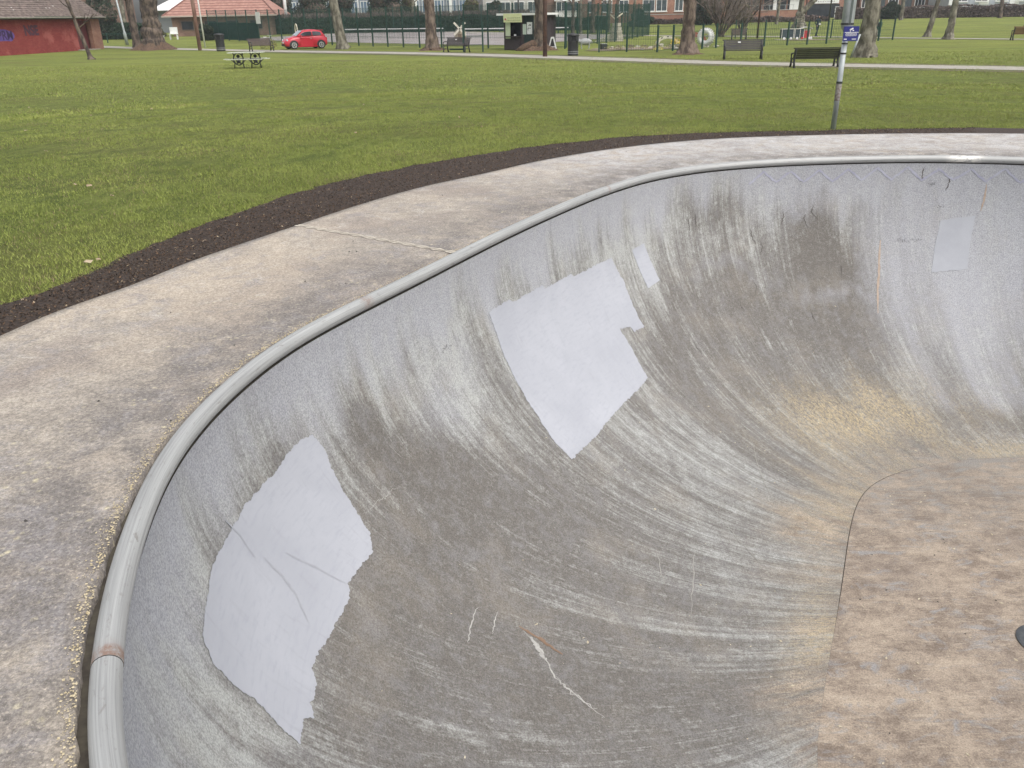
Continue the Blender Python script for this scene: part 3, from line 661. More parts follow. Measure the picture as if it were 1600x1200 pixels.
tag(np_mesh('grass', V, Q, bmx.m, attrs={'tint': tint, 'dry': dry}), 'short winter grass on the lawn beside the bowl', 'grass', kind='stuff')
# fallen leaves on the lawn
lf = MB()
for (x, y) in [(-3.0, 5.75), (-2.95, 5.8), (-4.6, 8.9), (-4.4, 8.8), (-3.9, 8.2), (-6.5, 12), (-2.3, 13), (-.4, 13.4), (-3.3, 20), (-9, 22), (-11, 30), (-.3, 21)] + [(random.uniform(-18, 14), random.uniform(12.6, 40)) for _ in range(40)]:
    if math.hypot(x-3, y-5) < 7.4 and (x, y) > (-2.9, 0): continue
    s = random.uniform(.018, .04); z = ground(x, y)+.03
    M = Matrix.Translation((x, y, z)) @ Matrix.Rotation(random.uniform(0, 6), 4, 'Z') @ Matrix.Rotation(random.uniform(-.4, .4), 4, 'X')
    lf.add([(-s, 0, 0), (-s*.4, -s*.6, .01), (s*.5, -s*.5, 0), (s, 0, .012), (s*.4, s*.6, 0), (-s*.5, s*.5, .008)], [(0, 1, 2, 3, 4, 5)], M)
tag(lf.build('fallen_leaves', mat('dry_leaf', (.26, .17, .10), (.46, .38, .26), 9, .8)), 'scattered dry pale leaves on the lawn', 'leaves', kind='stuff')
# ==== NEAR END

# ------------------------------------------------------------------ materials of the park
pathm = mat('pale_tarmac_path', (.30, .275, .235), (.40, .37, .32), 3, .9, .2, coord='Object')
courtm = mat('worn_court_surface', (.27, .23, .215), (.36, .33, .32), .5, .9, .1)
iron = mat('black_cast_iron', (.022, .024, .024), (.045, .045, .042), 30, .5, .1)
slatw = mat('dark_stained_slat', (.055, .038, .034), (.10, .07, .06), 14, .7, .2, stretch=(.3, 4, 4))
slatg = mat('mossy_dark_slat', (.025, .028, .014), (.055, .055, .028), 12, .75, .2, stretch=(.3, 4, 4))
slatgrey = mat('weathered_grey_slat', (.045, .038, .039), (.085, .075, .074), 14, .75, .2, stretch=(.3, 4, 4))
slatb = mat('brown_wood_slat', (.16, .085, .04), (.24, .14, .07), 14, .7, .2, stretch=(.3, 4, 4))
green = mat('dark_green_steel', (.012, .045, .035), (.02, .065, .05), 10, .5)
screen = mat('green_windscreen_net', (.012, .048, .042), (.02, .075, .065), 2, .9)
barkA = mat('rough_brown_bark', (.07, .05, .04), (.21, .16, .125), 3.2, .95, .9, stretch=(1.3, 1.3, .5), bdist=.06, lo=.42, hi=.60)
barkB = mat('grey_green_bark', (.085, .075, .055), (.25, .23, .18), 2.8, .95, .9, stretch=(1.3, 1.3, .6), bdist=.06, lo=.42, hi=.60)
barkC = mat('dark_brown_bark', (.045, .034, .028), (.17, .13, .10), 3.2, .95, .9, stretch=(1.3, 1.3, .5), bdist=.06, lo=.42, hi=.60)
twigm = mat('bare_twigs', (.12, .095, .08), (.20, .165, .14), 3, .95)
rootm = mat('reddish_leaf_covered_roots', (.06, .038, .026), (.15, .095, .062), 9, .95, .8, bdist=.05)
white = mat('white_paint', (.72, .72, .70), (.80, .80, .79), 4, .6)
cream = mat('cream_paint', (.58, .52, .40), (.70, .66, .54), 9, .7)
galv = mat('galvanised_pole', (.30, .33, .33), (.42, .45, .45), 9, .45, metal=.3)
glass = mat('window_glass', (.05, .065, .075), (.10, .125, .14), 2, .12, spec=.8)
dglass = mat('dark_glass', (.02, .024, .03), (.045, .05, .06), 1.2, .15, spec=.7)
tilem = mat('old_roof_tile', (.10, .075, .065), (.24, .19, .165), 3.2, .95, .4)
tiler = mat('red_clay_roof', (.30, .15, .12), (.42, .24, .19), 2.5, .9, .3)
blackp = mat('black_plastic', (.02, .021, .022), (.035, .035, .036), 10, .5)
def brickm(name, c1, c2, cm_, sc_=1):
    m = NT(name); b = m.n('TexBrick'); ob = m.n('TexCoord').outputs['Object']
    mp = m.n('Mapping'); m.l(ob, mp.inputs[0]); mp.inputs['Rotation'].default_value = (math.pi/2, 0, 0)
    m.l(mp.outputs[0], b.inputs[0]); b.inputs['Scale'].default_value = 1
    b.inputs['Brick Width'].default_value = .225; b.inputs['Row Height'].default_value = .075; b.inputs['Mortar Size'].default_value = .008
    for i, c in ((1, c1), (2, c2), (3, cm_)): b.inputs[i].default_value = (*c, 1)
    n = m.noise(ob, 1.1, 5, .7); c = m.mix(m.ramp(n, .4, .65, 0, .5), b.outputs[0], tuple(x*.62 for x in c1))
    n2 = m.noise(ob, .45, 5, .7); c = m.mix(m.ramp(n2, .54, .64, 0, .6), c, tuple(min(1, x*1.25+.05) for x in c2))
    return m.out(c, .9, 0, .2)
redpaint = brickm('red_painted_brick', (.30, .055, .055), (.34, .085, .07), (.20, .05, .045))
brick = brickm('orange_red_brick', (.30, .13, .09), (.36, .18, .12), (.34, .28, .24))
dbrick = brickm('dull_brick', (.20, .11, .085), (.25, .15, .11), (.26, .22, .19))

# ------------------------------------------------------------------ paths, court
def ribbon_ground(name, pts, wd, m, off, label=None, kind='structure', n=8):
    P_ = np.array(pts, float); q = []
    for i in range(len(P_)-1):
        a, b, c, d = P_[max(i-1, 0)], P_[i], P_[i+1], P_[min(i+2, len(P_)-1)]
        for k in range(n):
            t = k/n; q.append(.5*((2*b)+(c-a)*t+(2*a-5*b+4*c-d)*t*t+(-a+3*b-3*c+d)*t**3))
    q.append(P_[-1]); q = np.array(q); d = np.gradient(q, axis=0); d /= np.linalg.norm(d, axis=1)[:, None]; nn = np.c_[-d[:, 1], d[:, 0]]
    V = []
    for s_ in (-1, -.33, .33, 1):
        e = q+nn*wd/2*s_+(rng.normal(0, .03, (len(q), 1))*nn if abs(s_) == 1 else 0); V.append(np.c_[e, ground(e[:, 0], e[:, 1])+off])
    V = np.stack(V, 1); ix = np.arange(V.shape[0]*4).reshape(-1, 4)
    Q = np.stack([ix[:-1, :-1], ix[1:, :-1], ix[1:, 1:], ix[:-1, 1:]], -1).reshape(-1, 4)
    return tag(np_mesh(name, V.reshape(-1, 3), Q, m), label, kind=kind)
MAIN = [(-62, 104), (-50, 97), (-43.7, 91.2), (-36, 84.5), (-28.7, 78.4), (-19.7, 70.6), (-13.6, 65.6), (-6.6, 60.2), (-2.1, 55.9), (2.2, 51.2), (5.4, 47.6), (8.0, 44.5), (10.2, 42.0), (14.2, 38.6), (16.4, 37.0), (18.6, 35.4), (21, 33.6), (28, 29), (40, 22)]
# bare muddy verges along the path
mud = mat('bare_muddy_verge', (.105, .08, .045), (.12, .15, .045), .9, .95, .3)
ribbon_ground('verge', MAIN[5:], 4.6, mud, .012)
ribbon_ground('path', MAIN, 2.3, pathm, .024)
ribbon_ground('path', [(-12, 122), (-4, 108), (7.3, 96.5), (13.8, 92.4), (19.4, 88.2), (24.6, 84.2), (29.3, 80.2), (32.8, 74.1), (36.2, 69.4), (40, 64), (48, 54), (60, 42)], 1.7, pathm, .03)
ct = np.array([(-31, 102), (.2, 73.5), (14.2, 93.5), (-15, 122)]); V = []
for i in range(13):
    for j in range(13):
        u, v = i/12, j/12; p = (ct[0]*(1-u)+ct[1]*u)*(1-v)+(ct[3]*(1-u)+ct[2]*u)*v; V.append((*p, ground(*p)+.028))
F_ = [(i*13+j, (i+1)*13+j, (i+1)*13+j+1, i*13+j+1) for i in range(12) for j in range(12)]
tag(np_mesh('tennis_court', V, F_, courtm), kind='structure')

# ------------------------------------------------------------------ trees
def bare_tree(name, label, x, y, r, h=8, bark=barkA, lean=(0, 0), flare=1.9, fork=None, limb_z=3.2, depth=4, seed=1, group=None, twig_n=3, roots=None, cat='tree', bump=.06):
    rs = random.Random(seed); t = thing(name, label, cat, (x, y, ground(x, y)-.05), 0, group)
    pts = []; rr_ = []; nseg = 26; top = fork or h*.62
    for i in range(nseg+1):
        u = i/nseg; z = top*u**1.35
        pts.append((lean[0]*z+rs.uniform(-1, 1)*r*bump, lean[1]*z+rs.uniform(-1, 1)*r*bump, z))
        rr_.append(r*(1-.28*u)*(1+(flare-1)*math.exp(-z/(r*1.1)))*(1+rs.uniform(-bump, bump)))
    mb = MB().tube(pts, rr_, 14)
    for v in mb.v:                                   # root ridges and burrs
        a = math.atan2(v.y, v.x); k = math.exp(-v.z/(r*1.3)); f = 1+.20*k*math.sin(a*5+seed)+.05*math.sin(a*7+v.z*3+seed)+.05*math.sin(v.z*4.1+a*2+seed)*math.cos(v.z*2.3+a+seed); v.x *= f; v.y *= f
    mb.build('trunk', bark, t, True)
    if roots:
        rb = MB(); nr = 40; vs = [(0, 0, roots[1])]
        for k in range(nr):
            a = 2*math.pi*k/nr; q = roots[0]*(1+.22*math.sin(a*5+seed)+rs.uniform(-.08, .08)); vs.append((math.cos(a)*q*.55, math.sin(a)*q*.55, roots[1]*(.62+rs.uniform(-.1, .1))))
        for k in range(nr):
            a = 2*math.pi*k/nr; q = roots[0]*(1+.28*math.sin(a*5+seed)+rs.uniform(-.1, .1)); vs.append((math.cos(a)*q, math.sin(a)*q, .03))
        fs = [(0, 1+k, 1+(k+1) % nr) for k in range(nr)]+[(1+k, 1+nr+k, 1+nr+(k+1) % nr, 1+(k+1) % nr) for k in range(nr)]
        rb.add(vs, fs); rb.build('root_mound', rootm, t, True)
    limbs = MB(); tw = MB()
    def grow(p, d, rad_, L, dep):
        q = [p]; n = 3
        for i in range(n):
            d = (d+Vector((rs.gauss(0, .16), rs.gauss(0, .16), rs.gauss(.05, .1)))).normalized(); q.append(q[-1]+d*L/n)
        (limbs if dep > 1 else tw).tube(q, [rad_*(1-.14*i) for i in range(n+1)], 6 if dep > 2 else 4 if dep > 1 else 3, cap=False)
        if dep <= 0: return
        for k in range(rs.choice([2, 3, 3]) if dep > 1 else twig_n+1):
            b = q[rs.randint(1, n)]; dd = (d+Vector((rs.gauss(0, .6), rs.gauss(0, .6), rs.gauss(.05, .35)))).normalized()
            grow(b, dd, rad_*rs.uniform(.45, .62), L*rs.uniform(.55, .8), dep-1)
    tp = Vector(pts[-1]); d0 = (Vector(pts[-1])-Vector(pts[-3])).normalized()
    nf = 2 if fork else 3
    for k in range(nf):
        a = k*2*math.pi/nf+seed*.7+(0 if not fork else .2); s_ = .55 if fork else .5
        grow(tp-d0*r*.3, (d0+Vector((math.cos(a)*s_, math.sin(a)*s_*.6, 0))).normalized(), rr_[-1]*.8, (h-top)*.55, depth)
    if limb_z < top:
        for k in range(3):
            z = rs.uniform(limb_z, top); a = rs.uniform(0, 6.28)
            grow(Vector((lean[0]*z, lean[1]*z, z)), Vector((math.cos(a), math.sin(a), .6)).normalized(), r*.3, h*.28, max(depth-1, 1))
    if limbs.v: limbs.build('limbs', bark, t, True)
    if tw.v: tag(tw.build('crown', twigm, t), kind='stuff')
    return t
bare_tree('bare_tree', 'massive old trunk with spreading reddish roots behind the red brick shed', -30.6, 77.9, .80, 11, barkC, (.02, 0), 1.5, seed=3, roots=(1.75, .95), bump=.1)
bare_tree('bare_tree', 'dim slimmer trunk just left of and behind the massive old trunk', -34.6, 84, .38, 9, barkC, (-.02, 0), 1.3, seed=4)
bare_tree('young_tree', 'slender leaning young tree in front of the red painted shed', -27.7, 59.4, .14, 6, barkC, (-.22, 0), 1.9, seed=5, limb_z=1.9, depth=4, twig_n=4)
bare_tree('bare_tree', 'smooth grey leaning trunk just right of the red car', -13.0, 71.1, .40, 10, barkB, (-.115, 0), 1.5, seed=6, bump=.04)
bare_tree('bare_tree', 'brown trunk with flared base beside the bench near the windmill', -5.4, 65.2, .42, 10, barkA, (-.02, 0), 1.7, seed=7, roots=(1.0, .38))
bare_tree('bare_tree', 'brown trunk in front of the dark kiosk with roots spilling left', 2.35, 61.6, .42, 10, barkC, (0, 0), 1.5, seed=8, roots=(1.1, .5))
rt = MB().tube([(.0, 0, .45), (-.5, -.1, .4), (-1.1, -.2, .22), (-1.7, -.3, .02)], [.3, .34, .27, .1], 10)
rt.build('surface_root', rootm, bpy.data.objects[[o.name for o in C_.objects if o.name.startswith('bare_tree')][-1]], True)
bare_tree('bare_tree', 'stout red brown trunk standing among the mini golf obstacles', 10.55, 51.9, .40, 10, barkA, (.0, 0), 1.75, seed=9, roots=(.9, .26), bump=.09)
bare_tree('bare_tree', 'thick mottled trunk directly behind the blue sign pole', 18.15, 45.0, .44, 10, barkB, (.03, 0), 1.35, seed=10, bump=.08)
bare_tree('bare_tree', 'slim tree leaning right beside the far path, left of a pair', 35.9, 76.2, .24, 8, barkB, (.16, 0), 1.7, fork=3.2, seed=11, depth=4, group='pair of trees by the far path')
bare_tree('bare_tree', 'sturdier forked tree beside the far path, right of a pair', 34.3, 69.2, .30, 8, barkB, (.02, 0), 1.6, fork=3.0, seed=12, depth=4, group='pair of trees by the far path')
bare_tree('bare_tree', 'forked pale tree behind the toy train playhouse', 34.6, 106, .62, 9, barkB, (.0, 0), 1.4, fork=1.7, seed=14, depth=3)
bare_tree('bare_tree', 'trunk at the far right behind the brown bench', 49.6, 85.2, .34, 9, barkB, (.05, 0), 1.5, seed=15)
def shrub(name, label, x, y, h, n, m=barkC, seed=1, spread=.5, group=None, r=.035, dep=2):
    rs = random.Random(seed); t = thing(name, label, 'shrub', (x, y, ground(x, y)), 0, group); st = MB(); tw = MB()
    def g(p, d, r_, L, k):
        q = [p]
        for i in range(3): d = (d+Vector((rs.gauss(0, .13), rs.gauss(0, .13), rs.gauss(0, .08)))).normalized(); q.append(q[-1]+d*L/3)
        (st if k == dep else tw).tube(q, [r_, r_*.85, r_*.7, r_*.5], 5 if k == dep else 3, cap=False)
        if k > 0:
            for _ in range(4): g(q[rs.randint(1, 3)], (d+Vector((rs.gauss(0, .5), rs.gauss(0, .5), rs.gauss(.1, .3)))).normalized(), r_*.5, L*.55, k-1)
    for i in range(n):
        a = rs.uniform(0, 6.28); g(Vector((rs.gauss(0, .12), rs.gauss(0, .12), 0)), Vector((math.cos(a)*spread, math.sin(a)*spread, 1)).normalized(), r, h*.6, dep)
    st.build('stems', m, t); tag(tw.build('crown', twigm, t), kind='stuff'); return t
shrub('bare_shrub', 'many stemmed bare shrub behind the white tyre', 20.6, 86, 6.0, 16, seed=2, spread=.55, r=.09, dep=3)
shrub('bare_shrub', 'low wide bare shrub right of the many stemmed one', 25.5, 97, 5.2, 14, seed=3, spread=.8, r=.08, dep=3)
# background row of bare trees
BL = ['slim bare tree just right of the kiosk roof', 'thin bare tree second from the kiosk in the far row', 'thickest bare trunk before the grey bay windowed house', 'bare tree at the left end of the brick garden wall', 'bare tree behind the small stone tower',
 'thin bare tree before the first white windows of the brick house', 'dark bare tree behind the many stemmed shrub, by the car park wall', 'bare tree before the brick warehouse left of the path pair', 'bare tree behind the red pavilion roof end', 'bare tree in the gap right of the blue green conifer',
 'bare tree beside the olive rounded bush beyond the windmill', 'bare tree before the dark retail glazing', 'bare tree before the panel clad building at far right', 'bare tree between the lamp post and the massive old trunk']
for k, (px, Y, r, sd_) in enumerate([(905, 99, .20, 1), (918, 100, .16, 2), (936, 101, .28, 3), (962, 103, .18, 4), (974, 100, .2, 5), (1000, 104, .15, 6), (1150, 118, .3, 7), (1420, 128, .25, 9), (398, 128, .3, 10), (655, 130, .3, 11), (745, 126, .25, 12), (1225, 120, .2, 13), (1575, 130, .3, 14), (205, 118, .3, 15)]):
    X = (px-800)*Y*.000708
    bare_tree('bare_tree', BL[k], X, Y, r, 7.5, [barkC, barkB][k % 2], (random.uniform(-.05, .05), 0), 1.3, seed=30+sd_, limb_z=1.6, depth=4, group='bare trees before the houses', twig_n=3)
# leafy masses
def leaf_mat(name, a, b): 
    m = NT(name); t_ = m.attr('tint'); return m.out(m.mix(t_, a, b), .75, 0, .2)
lfd = leaf_mat('dark_conifer_leaf', (.022, .035, .024), (.06, .08, .05)); lfh = leaf_mat('hedge_leaf', (.022, .042, .028), (.055, .085, .05)); lfo = leaf_mat('olive_leaf', (.06, .065, .03), (.13, .13, .06)); lfb = leaf_mat('brown_hedge_leaf', (.10, .075, .07), (.19, .15, .13))
def leafy(name, label, cat, x, y, blobs, n, s, m, seed=1, group=None, parent=None, part=False, kind=None, core=True):
    r = np.random.default_rng(seed)
    t = parent or thing(name, label, cat, (x, y, ground(x, y)), 0, group)
    V = []; tot = sum(b[3]*b[4]*b[5] for b in blobs)
    P_ = []
    for (cx, cy, cz, rx, ry, rz) in blobs:
        k = max(20, int(n*rx*ry*rz/tot)); d = r.normal(size=(k, 3)); d /= np.linalg.norm(d, axis=1)[:, None]; q = r.uniform(.72, 1.06, (k, 1))+.12*np.sin(d[:, :1]*7+seed)*np.cos(d[:, 2:]*6)
        P_.append(np.array([cx, cy, cz])+d*q*np.array([rx, ry, rz]))
    P_ = np.vstack(P_); P_ = P_[P_[:, 2] > .05]; k = len(P_)
    a = r.normal(size=(k, 3)); a /= np.linalg.norm(a, axis=1)[:, None]; b = np.cross(a, r.normal(size=(k, 3))); b /= np.linalg.norm(b, axis=1)[:, None]
    ss = r.uniform(.5, 1.2, (k, 1))*s; V = np.stack([P_-a*ss, P_-b*ss*.6, P_+a*ss, P_+b*ss*.6], 1).reshape(-1, 3)
    o_ = np_mesh('foliage', V, np.arange(4*k).reshape(k, 4), m, t, attrs={'tint': np.repeat(r.random(k), 4)}); tag(o_, kind='stuff')
    if core:
        c = MB()
        for (cx, cy, cz, rx, ry, rz) in blobs: c.lathe([(.01, -.85), (.6, -.6), (.82, -.1), (.72, .35), (.4, .68), (.01, .82)], 9, Matrix.Translation((cx, cy, cz)) @ Matrix.Diagonal((rx, ry, rz, 1)))
        c.build('branches', m if False else barkC, t)
    return t
def hedge(label, ax, ay, bx, by, h, th, n, m, seed, top=None, name='hedge'):
    L = math.hypot(bx-ax, by-ay); a = math.atan2(by-ay, bx-ax); t = thing(name, label, 'hedge', (ax, ay, ground((ax+bx)/2, (ay+by)/2)), a)
    r = np.random.default_rng(seed); k = n; face = r.random(k)
    x = r.uniform(0, L, k); z = r.uniform(0, h, k); y = np.where(face < .62, -th/2, np.where(face < .7, th/2, r.uniform(-th/2, th/2, k))); z = np.where(face >= .7, h, z)
    P_ = np.c_[x, y, z]+r.normal(0, .06, (k, 3)); P_[:, 2] += .12*np.sin(x*1.1)*(z/h)
    A_ = r.normal(size=(k, 3)); A_ /= np.linalg.norm(A_, axis=1)[:, None]; B_ = np.cross(A_, r.normal(size=(k, 3))); B_ /= np.linalg.norm(B_, axis=1)[:, None]
    s = r.uniform(.07, .16, (k, 1)); V = np.stack([P_-A_*s, P_-B_*s*.7, P_+A_*s, P_+B_*s*.7], 1).reshape(-1, 3)
    o_ = np_mesh('foliage', V, np.arange(4*k).reshape(k, 4), m, t, attrs={'tint': np.repeat(r.random(k), 4)}); tag(o_, kind='stuff')
    MB().box((L/2, 0, h/2-.06), (L-.2, th-.25, h-.15)).build('branches', barkC, t)
    if top:
        k2 = k//4; P_ = np.c_[r.uniform(0, L, k2), r.uniform(-th/2, th/2, k2), h+r.uniform(0, .55, k2)]
        A_ = np.c_[r.normal(0, .25, k2), r.normal(0, .25, k2), np.ones(k2)]*.2; B_ = np.c_[r.normal(size=k2), r.normal(size=k2), np.zeros(k2)]*.03
        V = np.stack([P_-A_, P_-B_, P_+A_, P_+B_], 1).reshape(-1, 3); o_ = np_mesh('top_twigs', V, np.arange(4*k2).reshape(k2, 4), top, t, attrs={'tint': np.repeat(r.random(k2), 4)}); tag(o_, kind='stuff')
    return t
hedge('long dark green clipped hedge at the far side of the tennis courts', -34, 116, 3, 113, 1.75, 1.4, 26000, lfh, 1, lfb)
hedge('dark hedge right of the court hedge, behind the kiosk', 4.5, 113, 12.5, 111, 1.3, 1.2, 6000, lfh, 2)
hedge('low hedge left of the pavilion behind the lamp post', -52, 108, -41.5, 107, 1.6, 1.2, 7000, lfh, 3)
hedge('brown winter hedge running along the bottom of the houses at right', 19, 128, 46, 128.5, .6, 1.0, 9000, lfb, 4)
hedge('long low brown hedge before the retail buildings at far right', 50, 137, 112, 130, 1.6, 1.2, 16000, lfb, 5)
for k, (px, Y, w_, h, m, lb) in enumerate([(250, 112, 1.8, 1.6, lfo, 'rounded olive bush beside the massive old trunk'), (448, 127, 4.5, 6, lfd, 'dark conifer behind the court fence, above the red car'), (500, 128, 5, 6.5, lfd, 'broad dark conifer left of the grey leaning trunk'),
        (545, 130, 3.6, 6, lfd, 'dark evergreen between the conifer and the white framed office'), (612, 129, 4.6, 6.2, lfd, 'dense blue green conifer right of the white framed office'), (650, 131, 3, 4.5, lfo, 'olive evergreen behind the brown court side trunk'), (742, 124, 3.2, 3.6, lfo, 'olive rounded bush beyond the windmill'),
        (785, 126, 2.4, 3.2, lfd, 'small dark bush behind the kiosk roof'), (1010, 120, 2.6, 2.0, lfd, 'dark bush under the brick house windows'), (1108, 122, 3.6, 5.6, lfd, 'tall dark evergreen behind the many stemmed shrub'), (1400, 134, 2.6, 2.2, lfd, 'low evergreen before the retail park at right'),
        (175, 108, 3.4, 5.5, lfd, 'tall dark evergreen behind the lamp post'), (330, 100, 1.6, 1.6, lfd, 'dark bush at the left end of the court fence'), (1170, 124, 2.5, 2.6, lfo, 'scrubby olive bush before the car park wall')]):
    X = (px-800)*Y*.000708; r = random.Random(k); bl = []
    for q in range(7):
        u = q/6; bl.append((r.uniform(-.45, .45)*w_*.6, r.uniform(-.4, .4)*w_*.5, h*(.18+.66*u), w_*.5*(1-.45*u)*r.uniform(.75, 1.1), w_*.5*(1-.45*u), h*.24))
    leafy('bush' if h < 4 else 'conifer', lb, 'bush' if h < 4 else 'tree', X, Y, bl, 9000, .13, m, seed=k+60)

# ------------------------------------------------------------------ fences
def mesh_fence(name, label, pts, h, sp, screen_to=None, cat='fence', wire=.05, post=.045, rails=2, every=.07):
    """posts every sp metres, weld mesh between: each post and each mesh panel is a part"""
    x0, y0 = pts[0]; t = thing(name, label, cat, (x0, y0, ground(x0, y0))); g0 = ground(x0, y0)
    pm_ = MB().box((0, 0, h/2), (post*2, post*2, h)).box((0, 0, h+.02), (post*2.2, post*2.2, .04)).mesh('post', green)
    pan = MB(); n = int(sp/every)
    for k in range(1, n):
        pan.box((k*sp/n, 0, h/2+.03), (.008, .008, h-.1))
    for z in [h*.05]+[h*q for q in (.25, .5, .75)]+[h*.98]: pan.box((sp/2, 0, z), (sp-.05, .012, .014))
    pme = pan.mesh('mesh_panel', green); nm = 0
    sm_ = MB().box((sp/2, .03, .95), (sp-.06, .01, 1.75)).mesh('windscreen', screen)
    acc = 0
    for (a, b) in zip(pts[:-1], pts[1:]):
        L = math.hypot(b[0]-a[0], b[1]-a[1]); k = max(1, round(L/sp)); an = math.atan2(b[1]-a[1], b[0]-a[0])
        for i in range(k+(1 if b == pts[-1] else 0)):
            px_, py_ = a[0]+(b[0]-a[0])*i/k, a[1]+(b[1]-a[1])*i/k
            o_ = link('post', pm_, t); o_.location = (px_-x0, py_-y0, ground(px_, py_)-g0); o_.rotation_euler.z = an
            if i < k:
                q = link('mesh_panel', pme, t); q.location = o_.location; q.rotation_euler.z = an; q.scale.x = L/k/sp
                if screen_to and acc < screen_to:
                    q = link('windscreen', sm_, t); q.location = o_.location; q.rotation_euler.z = an; q.scale.x = L/k/sp
            acc += L/k
    return t
mesh_fence('court_fence', 'tall dark green mesh fence along the near side of the courts', [(-33.6, 102.1), (-17.4, 83.6), (-6.9, 71.4), (4.2, 63.6)], 3.05, 2.4, screen_to=12)
mesh_fence('court_fence', 'tall green mesh fence running away behind the kiosk', [(4.4, 65.5), (9.5, 78), (14.6, 92.5)], 3.0, 2.7)
mesh_fence('court_fence', 'tall green mesh fence across the far end of the courts', [(14.9, 93.5), (6, 103), (-3, 111.5), (-14, 112.5)], 3.0, 3.0)
mesh_fence('park_fence', 'low green mesh fence round the mini golf lawn', [(5.9, 56.6), (7.65, 56.5), (9.4, 55.4), (14.2, 60.3), (19.8, 62.8), (23.2, 64.6), (27, 67.4), (30.4, 70.2)], 1.5, 1.9, every=.14)
mesh_fence('park_fence', 'low green mesh fence behind the toy train', [(20.5, 80), (25.5, 79), (31, 76.5)], 1.5, 2.6, every=.16)
# low gate frame between bench and kiosk
gt = thing('gate', 'open green steel gate frame left of the kiosk', 'gate', (-2.9, 60.9, 0), rad(-12))
for x in (0, 1.35): MB().box((x, 0, .95), (.09, .09, 1.9)).build('post', green, gt)
MB().box((.67, 0, 1.0), (1.26, .05, .05)).box((.67, 0, .45), (1.26, .05, .05)).build('rail', green, gt)
MB().tube([(-1.0, 0, .18), (0, 0, .18)], .05, 8).build('barrier_bar', green, gt)
# low rail fence left, by the lamp post
rl = thing('rail_fence', 'low green rail fence on the grass beyond the red shed', 'fence', (-45.5, 98, ground(-45, 98)))
for k in range(5): MB().box((k*2.0, 0, .5), (.09, .09, 1.0)).build('post', green, rl)
MB().box((4, 0, .9), (8, .05, .06)).build('rail', green, rl)
# tennis net
tn_ = thing('tennis_net', 'tennis net with white top band on the court', 'tennis net', (-18.0, 96.5, .2), rad(-24))
MB().box((6.4, 0, .98), (12.8, .04, .09)).build('top_band', white, tn_)
nb = MB()
for k in range(1, 64): nb.box((k*.2, 0, .47), (.012, .012, .94))
for k in range(1, 7): nb.box((6.4, 0, k*.14), (12.8, .01, .012))
tag(nb.build('netting', green, tn_), kind='stuff')
for x in (0, 12.8): MB().tube([(x, 0, 0), (x, 0, 1.07)], .04, 8).build('post', green, tn_)
tn2 = thing('tennis_net', 'further tennis net with white band, right of the first', 'tennis net', (-4.7, 91.5, .1), rad(-12))
MB().box((5.6, 0, .98), (11.2, .04, .09)).build('top_band', white, tn2)
nb = MB()
for k in range(1, 56): nb.box((k*.2, 0, .47), (.012, .012, .94))
tag(nb.build('netting', green, tn2), kind='stuff')
for x in (0, 11.2): MB().tube([(x, 0, 0), (x, 0, 1.07)], .04, 8).build('post', green, tn2)

# ------------------------------------------------------------------ red brick shed
SH = thing('brick_shed', 'low red painted brick shed with graffiti and a mossy tiled roof', 'shed', (-37.6, 83.6, 0), 0)
# local frame: long wall runs from the far corner towards the camera
far_c, near_c = Vector((-37.4, 82.8)), Vector((-40.6, 60.5)); dv = (near_c-far_c); LW = dv.length; an = math.atan2(dv.y, dv.x)
SH.location = (far_c.x, far_c.y, 0); SH.rotation_euler.z = an        # +x towards the camera, wall face on +y side
H = 2.66
door_a, door_b = 1.15, 3.3
wl = MB().box(((door_b+LW)/2, -.16, H/2), (LW-door_b, .30, H)); wl.build('wall', redpaint, SH)
MB().box((door_a/2-.1, -.12, H/2), (door_a+.2, .40, H)).build('brick_pier', brick, SH)
MB().box(((door_a+door_b)/2, -.16, H-.12), (door_b-door_a-.004, .30, .24)).build('lintel', redpaint, SH)
dr = MB().box(((door_a+door_b)/2, -.45, (H-.24)/2), (door_b-door_a, .06, H-.245)).build('door', mat('dark_red_door', (.13, .03, .035), (.17, .04, .04), 5, .6), SH)
MB().box(((door_a+door_b)/2, -.41, 1.0), (.02, .02, 2.0)).box((door_b-.5, -.41, 1.0), (.05, .03, .2)).build('handle', iron, dr)
MB().box(((door_a+door_b)/2, .15, .05), (door_b-door_a+.6, .5, .10)).build('step', pathm, SH)
MB().box((-.13, -3.1, H/2), (.30, 5.5, H)).build('end_wall', brick, SH)
rf = MB(); RZ = 2.6; nrow = 16
for k in range(nrow):                                  # tile courses, each overlapping the next
    y0_, y1_ = .55-k*.235, .55-(k+1)*.235-.05; z0_, z1_ = H+.05+k*.165+.045, H+.05+(k+1)*.165+.012
    rf.add([(-.5, y0_, z0_), (LW+1, y0_, z0_), (LW+1, y1_, z1_), (-.5, y1_, z1_), (-.5, y0_, z0_-.05), (LW+1, y0_, z0_-.05)], [(0, 1, 2, 3), (0, 4, 5, 1)])
rf.add([(-.5, .5, H+.02), (-.5, -3.3, H+.05+nrow*.165), (-.5, -7, H+.02)], [(0, 1, 2)]); rf.add([(-.5, -3.25, H+.05+nrow*.165), (LW+1, -3.25, H+.05+nrow*.165), (LW+1, -7, H), (-.5, -7, H)], [(0, 1, 2, 3)])
rfo = rf.build('roof', tilem, SH)
MB().tube([(-.5, .62, H+.03), (LW+1, .62, H+.03)], .06, 8).build('gutter', mat('old_gutter', (.16, .15, .12), (.26, .25, .21), 3, .8), SH)
MB().box((LW/2, .3, H-.06), (LW+1, .5, .05)).build('soffit', mat('dark_soffit', (.03, .035, .03)), SH)
ms = MB()
